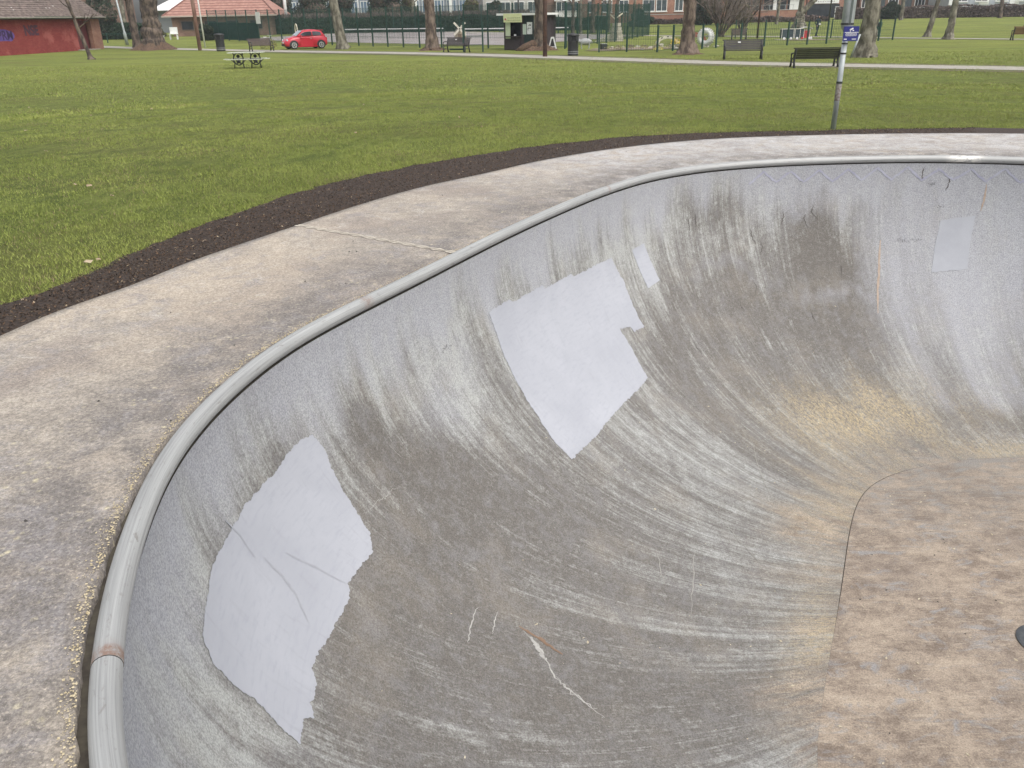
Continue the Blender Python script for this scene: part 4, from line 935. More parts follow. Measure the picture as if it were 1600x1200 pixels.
for k in range(36):
    i = random.randrange(1, 15); x = random.uniform(3, LW-1); s = random.uniform(.05, .14)
    ms.box((x, .5-i*.235, H+.12+i*.165), (s*1.6, s, .03), random.uniform(-.4, .4), rad(-33))
tag(ms.build('moss_and_lichen', mat('pale_lichen', (.62, .60, .55)), rfo), kind='stuff')
MB().box((6.5, .545, H+.10), (5.5, .03, .07)).build('moss_line', mat('green_moss', (.05, .08, .04)), rfo)
# graffiti, flat paint on the wall face (y = 0 at wall face -.01)
def text_flat(body, size, m, parent, loc, rot, name='lettering', ex=.0, bold=0):
    cu = bpy.data.curves.new(name, 'FONT'); cu.body = body; cu.size = size; cu.extrude = ex; cu.offset = bold; cu.align_x = 'CENTER'; cu.align_y = 'CENTER'
    o_ = bpy.data.objects.new(name, cu); C_.objects.link(o_); dg = bpy.context.evaluated_depsgraph_get(); me = bpy.data.meshes.new_from_object(o_.evaluated_get(dg)); C_.objects.unlink(o_); bpy.data.objects.remove(o_)
    o2_ = link(name, me, parent); me.materials.clear(); me.materials.append(m); o2_.location = loc; o2_.rotation_euler = rot; return o2_
purp = mat('purple_spray_paint', (.10, .06, .26), (.16, .09, .34), 3, .8); dpur = mat('dark_purple_outline', (.05, .02, .09)); dgr = mat('dark_spray_paint', (.09, .03, .055))
GX = 12.8
gfl = MB()
pts = []
for k in range(40):
    a = 2*math.pi*k/40; pts.append((GX+1.7*math.cos(a)*(abs(math.cos(a))**-.4 if abs(math.cos(a)) > .05 else 1)*.8, 1.42+.42*math.sin(a)*(1+.12*math.sin(5*a))))
gfl.v = [Vector((x, -.004, z)) for x, z in pts]; gfl.f = [tuple(range(40))]
gg = gfl.build('graffiti', purp, SH)
text_flat('UPRM', .92, dpur, gg, (GX, 0.0, 1.42), (rad(90), 0, math.pi), bold=.02)
text_flat('NSE', 1.0, dgr, SH, (9.3, .0, 1.72), (rad(90), 0, math.pi), 'graffiti', bold=.05)

# ------------------------------------------------------------------ street furniture
def bench(label, x, y, rz, wood=slatw, length=1.8, group='park benches with iron ends', plaque=False):
    t = thing('park_bench', label, 'bench', (x, y, ground(x, y)+.0), rz, group)      # local -y is the front
    sl = MB().box((0, 0, 0), (length, .058, .03)).mesh('slat', wood); b2 = MB().box((0, 0, 0), (length, .03, .072)).mesh('slat', wood)
    for k in range(5):
        o_ = link('slat', sl, t); o_.location = (0, -.20+k*.082, .43-.006*k)
    for k in range(5):
        o_ = link('slat', b2, t); o_.location = (0, .20+k*.031, .485+k*.084); o_.rotation_euler.x = rad(-20)
    o_ = link('top_rail', MB().box((0, 0, 0), (length+.12, .05, .06)).mesh('top_rail', wood), t); o_.location = (0, .37, .90)
    e = MB()
    e.tube([(0, -.27, .0), (0, -.24, .2), (0, -.22, .40)], [.055, .04, .045], 6).tube([(0, .30, .0), (0, .24, .2), (0, .20, .42), (0, .28, .66), (0, .36, .90)], [.055, .045, .045, .04, .045], 6)
    e.tube([(0, -.22, .40), (0, .2, .40)], .028, 6).tube([(0, -.22, .4), (0, -.27, .52), (0, -.25, .64), (0, -.1, .67), (0, .29, .66)], [.025, .025, .035, .028, .025], 6).tube([(0, -.24, .18), (0, 0, .26), (0, .24, .18)], .018, 6)
    e.box((0, -.29, .02), (.07, .12, .04)).box((0, .33, .02), (.07, .12, .04))
    em = e.mesh('end_frame', iron, True)
    for s in (-1, 1):
        o_ = link('end_frame', em, t); o_.location.x = s*(length/2-.06)
    if plaque: MB().box((-.2, .285, .80), (.13, .012, .05), 0, rad(-20)).build('plaque', white, t)
    return t
bench('mossy dark park bench seen from behind, nearest the path edge', 13.1, 37.6, math.pi+rad(-2), slatg, 1.95).scale.z = .86
bench('grey slatted bench facing the path with a small white plaque', 12.05, 45.2, rad(-10), slatgrey, 1.95, plaque=True)
bench('brown slatted bench near the round bin and the red car', -19.0, 69.4, rad(38), slatw, 1.85)
bench('grey slatted bench beside the brown trunk left of the gate', -3.4, 60.9, rad(-32), slatgrey, 1.9, plaque=True)
bench('weathered brown bench at the far right beside the far path', 37.9, 65.0, math.pi+rad(-14), slatb, 2.0)
bench('small dark bench beyond the grey bench with the plaque', 19.9, 76.4, rad(-10), slatw, 1.3)
def bin_(label, x, y, m=blackp, s=1.0, rz=0):
    t = thing('litter_bin', label, 'litter bin', (x, y, ground(x, y)), rz, s=s)
    MB().lathe([(.30, 0), (.32, .03), (.31, .06), (.31, .78), (.32, .80)], 20).build('body', m, t, True)
    MB().lathe([(.325, .12), (.325, .16)], 20).lathe([(.325, .22), (.325, .25)], 20).build('band', mat('silver_band', (.22, .22, .22), (.3, .3, .3), 5, .5), t)
    MB().lathe([(.30, .80), (.30, 1.08)], 20).build('throat', mat('dark_opening', (.008, .008, .008)), t)
    for k in range(4):
        a = k*math.pi/2+.78; MB().box((.3*math.cos(a), .3*math.sin(a), .94), (.07, .22, .28), a).build('pillar', m, t)
    MB().lathe([(.35, 1.08), (.36, 1.12), (.33, 1.18), (.1, 1.22), (.01, 1.22)], 20).build('lid', m, t, True)
    return t
bin_('black round litter bin at the left, beside the rusty pole', -22.8, 71.4, s=1.08)
bin_('black litter bin with silver bands right of the kiosk', 3.95, 52.6)
bin_('dark green bin behind the mottled trunk on the far lawn', 33.2, 80.1, green, 1.0)
bin_('distant dark bin left of the massive old trunk', -40.3, 98.4, blackp, .95)
for sgn in (-1, 1): pass
def picnic():
    t = thing('picnic_table', 'round edged iron picnic table with pale top on the lawn', 'picnic table', (-13.1, 44.9, 0), rad(6))
    top = mat('pale_green_worn_top', (.40, .42, .32), (.55, .57, .48), 12, .6)
    for k in range(5): MB().box((0, -.30+k*.15, .74), (1.75, .135, .035)).build('top_plank', top, t)
    for s in (-1, 1):
        for q in (0, 1): MB().box((0, s*(.62+q*.14), .44), (1.75, .125, .03)).build('seat_plank', top, t)
    for s in (-1, 1): MB().box((s*.99, 0, .44), (.24, .5, .03)).build('end_seat', top, t)
    def frame(cx):
        f = MB(); ring = [(cx+.23*math.cos(a), 0, .44+.28*math.sin(a)) for a in np.linspace(0, 2*math.pi, 25)]
        f.tube(ring, .026, 6, cap=False)
        for s in (-1, 1):
            f.tube([(cx+s*.24, 0, .72), (cx+s*.20, 0, .62), (cx+s*.25, 0, .44), (cx+s*.20, 0, .25), (cx+s*.24, 0, .0)], [.035, .03, .03, .028, .03], 6)
            f.tube([(cx+s*.38, 0, .42), (cx+s*.28, 0, .34), (cx+s*.18, 0, .22)], .022, 6)
            f.tube([(cx+s*.0, -.62, .42), (cx, -.35, .30), (cx+s*.1, 0, .22)], .022, 6); f.tube([(cx, .62, .42), (cx, .35, .30), (cx+s*.1, 0, .22)], .022, 6)
        f.lathe([(.01, -.02), (.085, -.02), (.085, .02), (.01, .02)], 12, Matrix.Translation((cx, 0, .57)) @ Matrix.Rotation(rad(90), 4, 'X'))
        f.lathe([(.01, -.02), (.085, -.02), (.085, .02), (.01, .02)], 12, Matrix.Translation((cx, 0, .32)) @ Matrix.Rotation(rad(90), 4, 'X'))
        f.box((cx, 0, .44), (.5, .03, .03)); return f
    for cx in (-.42, .42): frame(cx).build('side_frame', iron, t, True)
    return t
picnic()
# rusty pole and thin white pole, lamp posts
def pole(name, label, x, y, prof, m, cat='pole', n=12, lean=(0, 0), group=None):
    t = thing(name, label, cat, (x, y, ground(x, y)), 0, group)
    MB().tube([(lean[0]*z, lean[1]*z, z) for r, z in prof], [r for r, z in prof], n).build('shaft', m, t, True); return t
rust = mat('rusty_flaking_pole', (.16, .075, .055), (.30, .19, .15), 5, .85, .3, stretch=(1, 1, .3)); rustb = mat('dark_red_brown_pole', (.06, .035, .03), (.13, .07, .05), 4, .8, .2)
pole('wooden_pole', 'rusty reddish pole standing beside the black round bin', -25.4, 74.1, [(.15, 0), (.15, 4), (.14, 7)], rust)
pole('white_pole', 'thin white pole just behind the rusty pole', -27.6, 82, [(.07, 0), (.06, 7)], white)
pole('wooden_pole', 'dark brown pole at the path edge before the kiosk', 2.25, 51.6, [(.13, 0), (.12, 3), (.11, 7)], rustb)
lp = pole('lamp_post', 'grey lamp post leaning left beyond the red shed', -38.9, 92, [(.16, 0), (.16, 1.1), (.10, 1.3), (.07, 7.5)], galv, 'lamp post', lean=(-.06, 0))
MB().tube([(-.45, 0, 7.45), (-.45, -.8, 7.7)], .04, 8).box((-.45, -1.1, 7.72), (.22, .6, .12)).build('lamp_head', galv, lp)
for i, (px, Y, r) in enumerate([(458, 116, .22), (571, 118, .12), (700, 120, .08)]):
    pole('white_pole', ['stout white post beyond the car and court fence', 'slim white lamp column before the dark conifers', 'thin pale column beyond the windmill'][i], (px-800)*Y*.000708, Y, [(r, 0), (r*.8, 8)], white)
for i, (px, Y) in enumerate([(1197, 80), (1307, 112), (820, 100)]):
    pole('lamp_post', ['dark slim lamp column left of the forked pale tree', 'thin dark lamp column by the white shop sign', 'thin grey column behind the kiosk'][i], (px-800)*Y*.000708, Y, [(.09, 0), (.07, 8)], rustb if i == 0 else iron, 'lamp post')
# blue sign pole in the foreground
SP = thing('sign_pole', 'galvanised pole with a blue camera notice at the edge of the bowl', 'sign pole', (4.72, 12.42, .62), 0)
poleg = mat('scuffed_galvanised_steel', (.30, .33, .33), (.50, .53, .53), 22, .45, .1, stretch=(1, 1, .25), metal=.25)
MB().tube([(0, 0, -.1), (0, 0, 1.36)], .037, 20).build('lower_tube', poleg, SP, True)
MB().lathe([(.037, .40), (.0385, .405), (.0385, .62), (.037, .625)], 20).build('worn_sticker_band', mat('brown_sticker_remains', (.17, .12, .10), (.34, .33, .30), 30, .8), SP, True)
MB().lathe([(.042, .63), (.042, .66)], 20).lathe([(.042, 1.02), (.042, 1.04)], 20).lathe([(.042, 1.15), (.042, 1.165)], 20).build('clamp', iron, SP)
MB().lathe([(.04, 1.30), (.082, 1.38), (.082, 2.2), (.082, 3.2), (.075, 5.5)], 28).build('upper_column', poleg, SP, True)
MB().box((.0, -.083, 1.9), (.03, .006, 1.0)).build('column_seam', mat('dark_seam', (.10, .12, .11)), SP)
MB().lathe([(.087, 1.395), (.087, 1.42)], 28).build('strap', iron, SP)
sg = MB().box((.03, -.098, 1.285), (.21, .008, .185)).build('notice_board', mat('navy_blue_sign', (.018, .022, .16), (.025, .03, .19), 5, .4), SP)
cam_ = MB().box((.03, -.1035, 1.342), (.05, .002, .020), 0, 0, rad(-25)).box((.015, -.1035, 1.325), (.012, .002, .026)).box((.055, -.1035, 1.325), (.02, .002, .012)).build('camera_symbol', white, sg)
ln = MB()
for z, w_, x0_ in [(1.300, .175, .03), (1.286, .14, .03), (1.272, .155, .03), (1.258, .14, .03)]:
    x = x0_-w_/2
    while x < x0_+w_/2:
        q = random.uniform(.008, .022); ln.box((x+q/2, -.1035, z), (q, .002, .009 if z > 1.29 else .006)); x += q+.004
ln.box((-.04, -.1035, 1.215), (.04, .002, .012)).box((.08, -.1035, 1.215), (.06, .002, .009))
tag(ln.build('notice_lines', white, sg), kind='stuff')
# leaning pale stake by the mottled trunk
pole('stake', 'short pale leaning stake left of the mottled trunk', 17.35, 44.6, [(.05, 0), (.045, 1.1)], galv, 'stake', lean=(.28, 0))

# ------------------------------------------------------------------ kiosk
K = thing('kiosk', 'dark timber ticket kiosk with yellow banner and posters', 'kiosk', (-.12, 63.3, 0), rad(-33))
kd = mat('dark_stained_boards', (.035, .026, .03), (.06, .045, .048), 8, .8, .2, stretch=(1, 1, 6)); kg = mat('dark_green_boards', (.015, .03, .028), (.022, .042, .04), 8, .8)
KW, KD, KH = 2.5, 2.9, 2.25
for k in range(9):                                    # front boards around the hatch
    x = KW*(k+.5)/9
    if 1 <= k <= 4: MB().box((x, 0, .45), (KW/9-.012, .05, .90)).build('board', kd, K); MB().box((x, 0, 2.02), (KW/9-.012, .05, .46)).build('board', kd, K)
    else: MB().box((x, 0, KH/2), (KW/9-.012, .05, KH)).build('board', kg if k > 5 else kd, K)
for k in range(10): MB().box((KW, KD*(k+.5)/10, KH/2), (.05, KD/10-.012, KH)).build('board', kd, K)
MB().box((0.02, KD/2, KH/2), (.05, KD, KH-.02)).box((KW/2, KD, KH/2), (KW, .05, KH-.02)).build('back_walls', kd, K)
MB().box((KW*.33, .9, 1.35), (1.05, .04, .9)).build('dark_interior', mat('dark_interior', (.012, .016, .022)), K)
MB().box((KW*.31, -.12, .9), (1.25, .28, .04)).build('counter', kd, K)
MB().box((KW*.33, -.035, .35), (1.1, .03, .62)).build('front_panel', kd, K)
MB().box((.95, -.06, .98), (.13, .09, .10)).build('white_tub', white, K)
MB().box((KW/2-.02, KD/2, KH+.07), (KW+.75, KD+.6, .09)).build('roof', mat('grey_felt_roof', (.30, .30, .29), (.42, .42, .41), 5, .9), K)
MB().box((KW/2-.02, -.32, KH+.06), (KW+.78, .03, .14)).box((KW+.38, KD/2, KH+.06), (.03, KD+.6, .14)).build('fascia', white, K)
yl = mat('yellow_banner', (.66, .68, .36), (.72, .74, .46), 6, .6); bn = MB().box((.95, -.36, 2.08), (1.5, .02, .56), 0, rad(4)).build('banner', yl, K)
bt = MB()
for z, w_ in [(2.24, 1.2), (2.08, .95), (1.94, 1.1)]:
    x = 1.0-w_/2
    while x < 1.0+w_/2: q = random.uniform(.05, .13); bt.box((x+q/2, -.374-(z-2.08)*-.07, z), (q, .004, .05 if z > 2.2 else .03)); x += q+.03
tag(bt.build('banner_lettering', mat('olive_lettering', (.20, .22, .10)), bn), kind='stuff')
MB().lathe([(.01, 0), (.07, 0), (.07, .004), (.01, .004)], 14, Matrix.Translation((.36, -.374, 2.0)) @ Matrix.Rotation(rad(90), 4, 'X')).build('red_emblem', mat('red_emblem', (.5, .12, .14)), bn)
MB().box((.36, -.06, 1.28), (.40, .02, 1.05)).build('price_board', mat('pale_green_board', (.55, .62, .40), (.62, .68, .50), 9, .6), K)
MB().box((1.72, -.045, 1.35), (.28, .02, .66)).build('poster', mat('pale_poster', (.45, .55, .45), (.6, .66, .58), 9, .6), K)
MB().box((2.13, -.045, 1.42), (.42, .02, .76)).build('poster', white, K)
ps = MB()
for k in range(9): ps.box((2.0+random.random()*.26, -.058, 1.2+random.random()*.45), (.05, .004, .07))
tag(ps.build('poster_print', iron, K), kind='stuff')
MB().box((KW+.035, .55, 1.45), (.01, .32, .75)).build('poster', white, K)
MB().box((KW+.012, -.012, KH/2), (.07, .07, KH)).build('corner_trim', mat('pale_trim', (.48, .45, .36)), K)
ab = thing('a_board', 'white folding pavement sign beside the kiosk', 'pavement sign', (3.2, 61.6, 0), rad(-20))
for s in (-1, 1):
    f = MB().box((s*.23, 0, .45), (.07, .03, .92), 0, 0, 0)
MB().prism([(-.32, 0), (-.24, 0), (-.05, .74), (.05, .74), (.24, 0), (.32, 0), (.10, .85), (-.10, .85)], -.03, .03).build('frame', white, ab)
MB().box((0, 0, .22), (.42, .03, .05)).build('cross_bar', white, ab)
MB().prism([(-.2, .25), (.2, .25), (.06, .72), (-.06, .72)], -.012, .012).build('dark_panel', blackp, ab)
rk = mat('pale_stone', (.36, .33, .27), (.52, .49, .41), 6, .95, .4); rkd = mat('grey_stone', (.13, .12, .11), (.24, .23, .21), 6, .95, .4)
def rock(label, x, y, s, m=rk, group=None, seed=0, z=0, cat='stone', name='stone'):
    rs = random.Random(seed); bm = bmesh.new(); bmesh.ops.create_icosphere(bm, subdivisions=2, radius=1)
    o = [rs.uniform(0, 6) for _ in range(4)]
    for v in bm.verts:
        n = 1+.22*math.sin(v.co.x*3+o[0])*math.cos(v.co.y*3+o[1])+.14*math.sin(v.co.z*6+o[2])+rs.uniform(-.05, .05); v.co *= n; v.co.z *= .62
        v.co *= s
    me = bpy.data.meshes.new(name); bm.to_mesh(me); bm.free(); me.materials.append(m); ob = link(name, me); ob.location = (x, y, ground(x, y)+s*.3+z); ob.rotation_euler.z = rs.uniform(0, 6)
    return tag(ob, label, cat, group)
for k in range(26):
    x = random.uniform(6.4, 12.6); y = random.uniform(58.5, 67)
    rock('pale border stone edging a mini golf hole behind the low fence', x, y, random.uniform(.08, .22), [rk, rkd][k % 3 == 0], 'border stones of the mini golf course', k)
for k in range(7): rock('small stone lying by the foot of the white tyre', 13.4+random.random()*3.4, 62.2+random.random()*1.6, random.uniform(.06, .12), rk, 'small stones near the tyre', 100+k)
# plantings and bare earth on the mini golf
bed = MB()
for (x, y, a, b) in [(9.2, 61.5, 3.2, 2.2), (6.5, 59.6, 1.2, 1.1), (25.4, 73.5, 2.8, 1.0)]:
    vs = [(x+math.cos(q)*a*(1+.1*math.sin(3*q)), y+math.sin(q)*b, ground(x, y)+.035) for q in np.linspace(0, 2*math.pi, 24, endpoint=False)]; bed.add(vs, [tuple(range(24))])
tag(bed.build('bare_earth', mat('bare_earth', (.19, .15, .10), (.28, .23, .16), 2.5, .95, .3)), kind='structure')
def tuft(name, label, x, y, r, h, m, seed, n=260):
    return leafy(name, label, 'plant', x, y, [(0, 0, h*.5, r, r, h*.55)], n, .05, m, seed, core=False)
tuft('grass_tuft', 'dry yellow tuft beside the front wheel of the red car', -19.6, 73.8, .7, .8, leaf_mat('dry_yellow', (.20, .20, .07), (.35, .33, .13)), 4, 700)
tuft('flower_clump', 'yellow flower clump near the low pale obstacle', 13.1, 68.5, .45, .45, leaf_mat('yellow_flower', (.55, .38, .06), (.75, .55, .12)), 5, 260)
tuft('flower_clump', 'small yellow clump at the foot of the low fence', 9.9, 57.9, .35, .2, leaf_mat('yellow_flower_b', (.5, .45, .1), (.65, .6, .2)), 6, 200)
for k in range(7): tuft('low_plant', 'low straw coloured plant among the mini golf stones', 6.8+k*.85, 60.2+1.6*random.random(), .28, .28, leaf_mat('straw', (.22, .20, .09), (.40, .36, .2)) if k == 0 else bpy.data.materials['straw'], 10+k, 130)['group'] = 'low plants of the mini golf course'
# windmill obstacle
W = thing('toy_windmill', 'cream toy windmill with crossed sails behind the grey bench', 'windmill', (-4.3, 84.5, .02), 0)
MB().lathe([(.62, 0), (.52, .75), (.47, 1.0)], 8).build('tower', mat('tan_brick_tower', (.40, .33, .23), (.52, .45, .34), 9, .9), W)
MB().box((0, -.60, .38), (.34, .10, .72)).build('door', mat('brown_door', (.17, .12, .08)), W)
MB().lathe([(.50, 1.0), (.2, 1.26), (.01, 1.28)], 8).build('cap', mat('grey_brown_cap', (.17, .15, .13)), W)
psm = mat('pale_sail', (.68, .64, .52), (.76, .72, .62), 5, .7)
for k in range(4):
    a = rad(45+90*k); MB().box((.40*math.cos(a), -.66-.004*k, 1.18+.40*math.sin(a)), (.70, .03, .17), 0, 0, -a).build('sail', psm, W)
MB().lathe([(.06, -.05), (.06, .05)], 10, Matrix.Translation((0, -.69, 1.18)) @ Matrix.Rotation(rad(90), 4, 'X')).build('hub', iron, W)
# stacked stone tower with slope, red arch, pale arch, box
T_ = thing('stone_tower', 'small pale stacked stone tower with a toy sail on the mini golf', 'obstacle', (9.75, 79.2, 0))
for k in range(5):
    for q in range(2): MB().box(((q-.5)*(.62-.06*k), (k % 2)*.06-.03, .16+k*.3), (.58-.06*k, .7-.06*k, .28), (k % 2)*.04).build('stone_block', rk, T_)
MB().box((-.35, -.02, 2.0), (.6, .05, .10), 0, 0, .7).box((.25, -.02, 2.1), (.6, .05, .10), 0, 0, -.6).build('sail', cream, T_)
MB().prism([(-1.9, 0), (-.55, 0), (-.55, .62)], -.35, .35).build('ramp', cream, T_)
ar = thing('brick_arch', 'low red brick arch between the stout trunk and the white tyre', 'obstacle', (15.9, 76, 0), rad(-8))
MB().prism([(math.cos(a)*1.1, math.sin(a)*.72) for a in np.linspace(0, math.pi, 14)]+[(math.cos(a)*.55, math.sin(a)*.34) for a in np.linspace(math.pi, 0, 10)], -.35, .35).build('arch', mat('dull_red_brick', (.26, .08, .055), (.33, .12, .08), 8, .9), ar)
ar = thing('toy_bridge', 'low pale humped toy bridge left of the stout trunk', 'obstacle', (13.0, 72, 0), rad(5), s=.62)
MB().prism([(math.cos(a)*1.5, math.sin(a)*.85) for a in np.linspace(0, math.pi, 14)]+[(math.cos(a)*1.15, math.sin(a)*.55) for a in np.linspace(math.pi, 0, 10)], -.3, .3).build('arch', cream, ar)
for k in range(5): a = .5+k*.55; MB().box((math.cos(a)*1.5, -.31, math.sin(a)*.85-.05), (.2, .04, .12), 0, 0, -a+1.57).build('painted_band', iron, ar)
bx_ = thing('crate', 'small dark box at the left post of the low fence', 'box', (6.6, 60.4, 0), .3)
MB().box((0, 0, .2), (.38, .32, .36)).build('body', iron, bx_); MB().box((0, 0, .39), (.42, .36, .03)).build('lid', galv, bx_)
# painted tyre
ty = thing('painted_tyre', 'white painted tyre standing upright on the mini golf lawn', 'tyre', (14.35, 64.3, .60), rad(-35))
prof = []; 
def torus(R_, r_, sx=1.0, n=32, m_=12):
    mb = MB()
    for i in range(n):
        a = 2*math.pi*i/n
        for j in range(m_):
            b = 2*math.pi*j/m_; mb.v.append(Vector(((R_+r_*math.cos(b))*math.cos(a), r_*sx*math.sin(b), (R_+r_*math.cos(b))*math.sin(a))))
    mb.f = [(i*m_+j, ((i+1) % n)*m_+j, ((i+1) % n)*m_+(j+1) % m_, i*m_+(j+1) % m_) for i in range(n) for j in range(m_)]; return mb
torus(.42, .19, 1.35).build('tyre', white, ty, True)
tr = MB()
for k in range(26):
    a = 2*math.pi*k/26; tr.box((math.cos(a)*.605, 0, math.sin(a)*.605), (.04, .4, .055), 0, 0, -a)
tag(tr.build('tread', mat('worn_white_tread', (.45, .44, .42)), ty), kind='stuff')
# sheep figure
S = thing('sheep_figure', 'grey sheep figure grazing behind the silver banded bin', 'figure', (5.6, 63.2, 0), rad(0))
shm = mat('grey_fleece', (.26, .27, .27), (.42, .43, .43), 16, .95, .6, bdist=.04)
bm = bmesh.new(); bmesh.ops.create_icosphere(bm, subdivisions=3, radius=1)
for v in bm.verts:
    x, y, z = v.co; k = 1+.05*math.sin(x*9)*math.sin(y*11)*math.cos(z*10); v.co = Vector((x*.42*k, y*.20*k*(1-.12*x), z*.22*k+.46+.03*x))
me = bpy.data.meshes.new('body'); bm.to_mesh(me); bm.free(); me.materials.append(shm); link('body', me, S)
for p in me.polygons: p.use_smooth = True
MB().tube([(-.34, 0, .52), (-.50, 0, .50), (-.62, 0, .40), (-.70, 0, .30)], [.12, .10, .085, .05], 10).build('head', shm, S, True)
for s in (-1, 1): MB().tube([(-.52, s*.06, .50), (-.52, s*.17, .46)], [.04, .015], 6).build('ear', shm, S)
for (x, y) in [(-.26, -.1), (-.26, .1), (.26, -.1), (.26, .1)]:
    k = .03 if x > 0 else -.02
    MB().tube([(x, y, .40), (x+k, y, .22), (x-k*.5, y, .0)], [.07, .04, .032], 7).build('leg', shm, S)
MB().tube([(.40, 0, .55), (.47, 0, .45), (.47, 0, .36)], [.04, .03, .02], 6).build('tail', shm, S)
# toy train playhouse
T_ = thing('toy_train', 'toy train playhouse with dark carriage and red engine cab', 'playhouse', (23.35, 76.0, 0), rad(-4), s=.74)
tb = mat('dark_blue_grey_boards', (.03, .045, .055), (.05, .07, .08), 5, .7); tred = mat('bright_red_board', (.42, .035, .04)); twt = mat('white_frame', (.62, .60, .55))
MB().box((.65, 0, .62), (1.3, .9, .95)).build('carriage', tb, T_); MB().box((1.75, 0, .62), (.55, .9, .95)).build('coal_car', tb, T_); MB().box((2.25, 0, .62), (.35, .9, .95)).build('cab_side', tb, T_)
MB().box((2.8, 0, .55), (.62, .9, .8)).build('cab_front', tred, T_); MB().box((2.8, -.03, 1.0), (.55, .88, .16)).build('cab_window', mat('tan_board', (.35, .25, .18)), T_)
for x in (0, 1.32, 1.45, 2.03, 2.45, 3.12): MB().box((x, -.47, .62), (.05, .04, 1.0)).build('frame_post', twt, T_)
MB().box((1.0, -.02, 1.12), (2.1, .98, .05)).build('carriage_roof', twt, T_)
rf = MB().prism([(-.62+1.24*k/12, .16*math.sin(math.pi*k/12)) for k in range(13)]+[(.62-1.24*k/12, .16*math.sin(math.pi*(12-k)/12)-.05) for k in range(13)], -.6, .6, Matrix.Translation((2.75, 0, 1.17))); rf.build('curved_roof', twt, T_)
for x in (.3, 1.05, 1.75, 2.3, 3.05, 3.3):
    wv = MB().lathe([(.01, 0), (.13, 0), (.13, .06), (.01, .06)], 14, Matrix.Translation((x, -.46, .15)) @ Matrix.Rotation(rad(90), 4, 'X')).build('wheel', white if x != 2.3 else tred, T_)
MB().box((1.4, -.9, .02), (4.2, 2.0, .04)).build('base_slab', pathm, T_)
# shared green bike rack thing: cream scooter leaning by bench
bk = thing('scooter', 'pale green bicycle parked upright behind the brown bench', 'bicycle', (-20.4, 76.5, 0), rad(55))
bg_ = mat('pale_green_frame', (.42, .50, .42))
for x in (-.5, .5):
    q = torus(.31, .02, 1, 24, 6); q.build('wheel', blackp, bk, True, loc=(x, 0, .33))
MB().tube([(-.5, 0, .33), (-.05, 0, .30), (-.18, 0, .82), (-.5, 0, .33)], .022, 6, cap=False).tube([(-.05, 0, .3), (.36, 0, .82), (-.15, 0, .75)], .022, 6).tube([(.5, 0, .33), (.36, 0, .82), (.34, 0, 1.0)], .02, 6).build('frame', bg_, bk, True)
MB().tube([(.34, -.28, 1.03), (.36, 0, 1.0), (.34, .28, 1.03)], .017, 6).build('handlebar', bg_, bk); MB().box((-.2, 0, .9), (.26, .13, .06)).build('saddle', white, bk)
# white notice on the court fence and round yellow thing
nt_ = thing('notice', 'blank white notice on the green court fence', 'notice', (-25.2, 92.3, 1.9), rad(-48)); MB().box((0, -.06, .55), (.95, .02, 1.1)).build('board', white, nt_)
lb = thing('lifebuoy', 'pale yellow oval hoop hanging on the fence above the car bonnet', 'hoop', (-20.0, 86.4, 1.35), rad(-48)); q = torus(.34, .06, 1, 20, 6)
for v in q.v: v.x *= .6; v.z *= 1.35
q.build('ring', cream, lb, True, loc=(0, -.12, 0))
# tarpaulin coloured furniture outside the pavilion
ch = thing('garden_chair', 'white reclining chair outside the pavilion', 'chair', (-40.2, 104.5, ground(-40, 104)), 0)
MB().box((0, 0, .42), (.9, .5, .06)).build('seat', white, ch); MB().box((-.55, 0, .65), (.08, .5, .6), 0, 0, rad(-35)).build('backrest', white, ch)
for x in (-.35, .35): MB().box((x, 0, .2), (.06, .46, .4)).build('leg', white, ch)
ch = thing('garden_table', 'white upright board and table outside the pavilion', 'table', (-38.6, 104.5, ground(-38.6, 104)), 0)
MB().box((0, .2, .95), (.9, .05, .75)).build('board', white, ch); MB().box((0, 0, .6), (.95, .5, .05)).build('tabletop', white, ch)
for x in (-.4, .4): MB().box((x, 0, .3), (.06, .4, .6)).build('leg', white, ch)

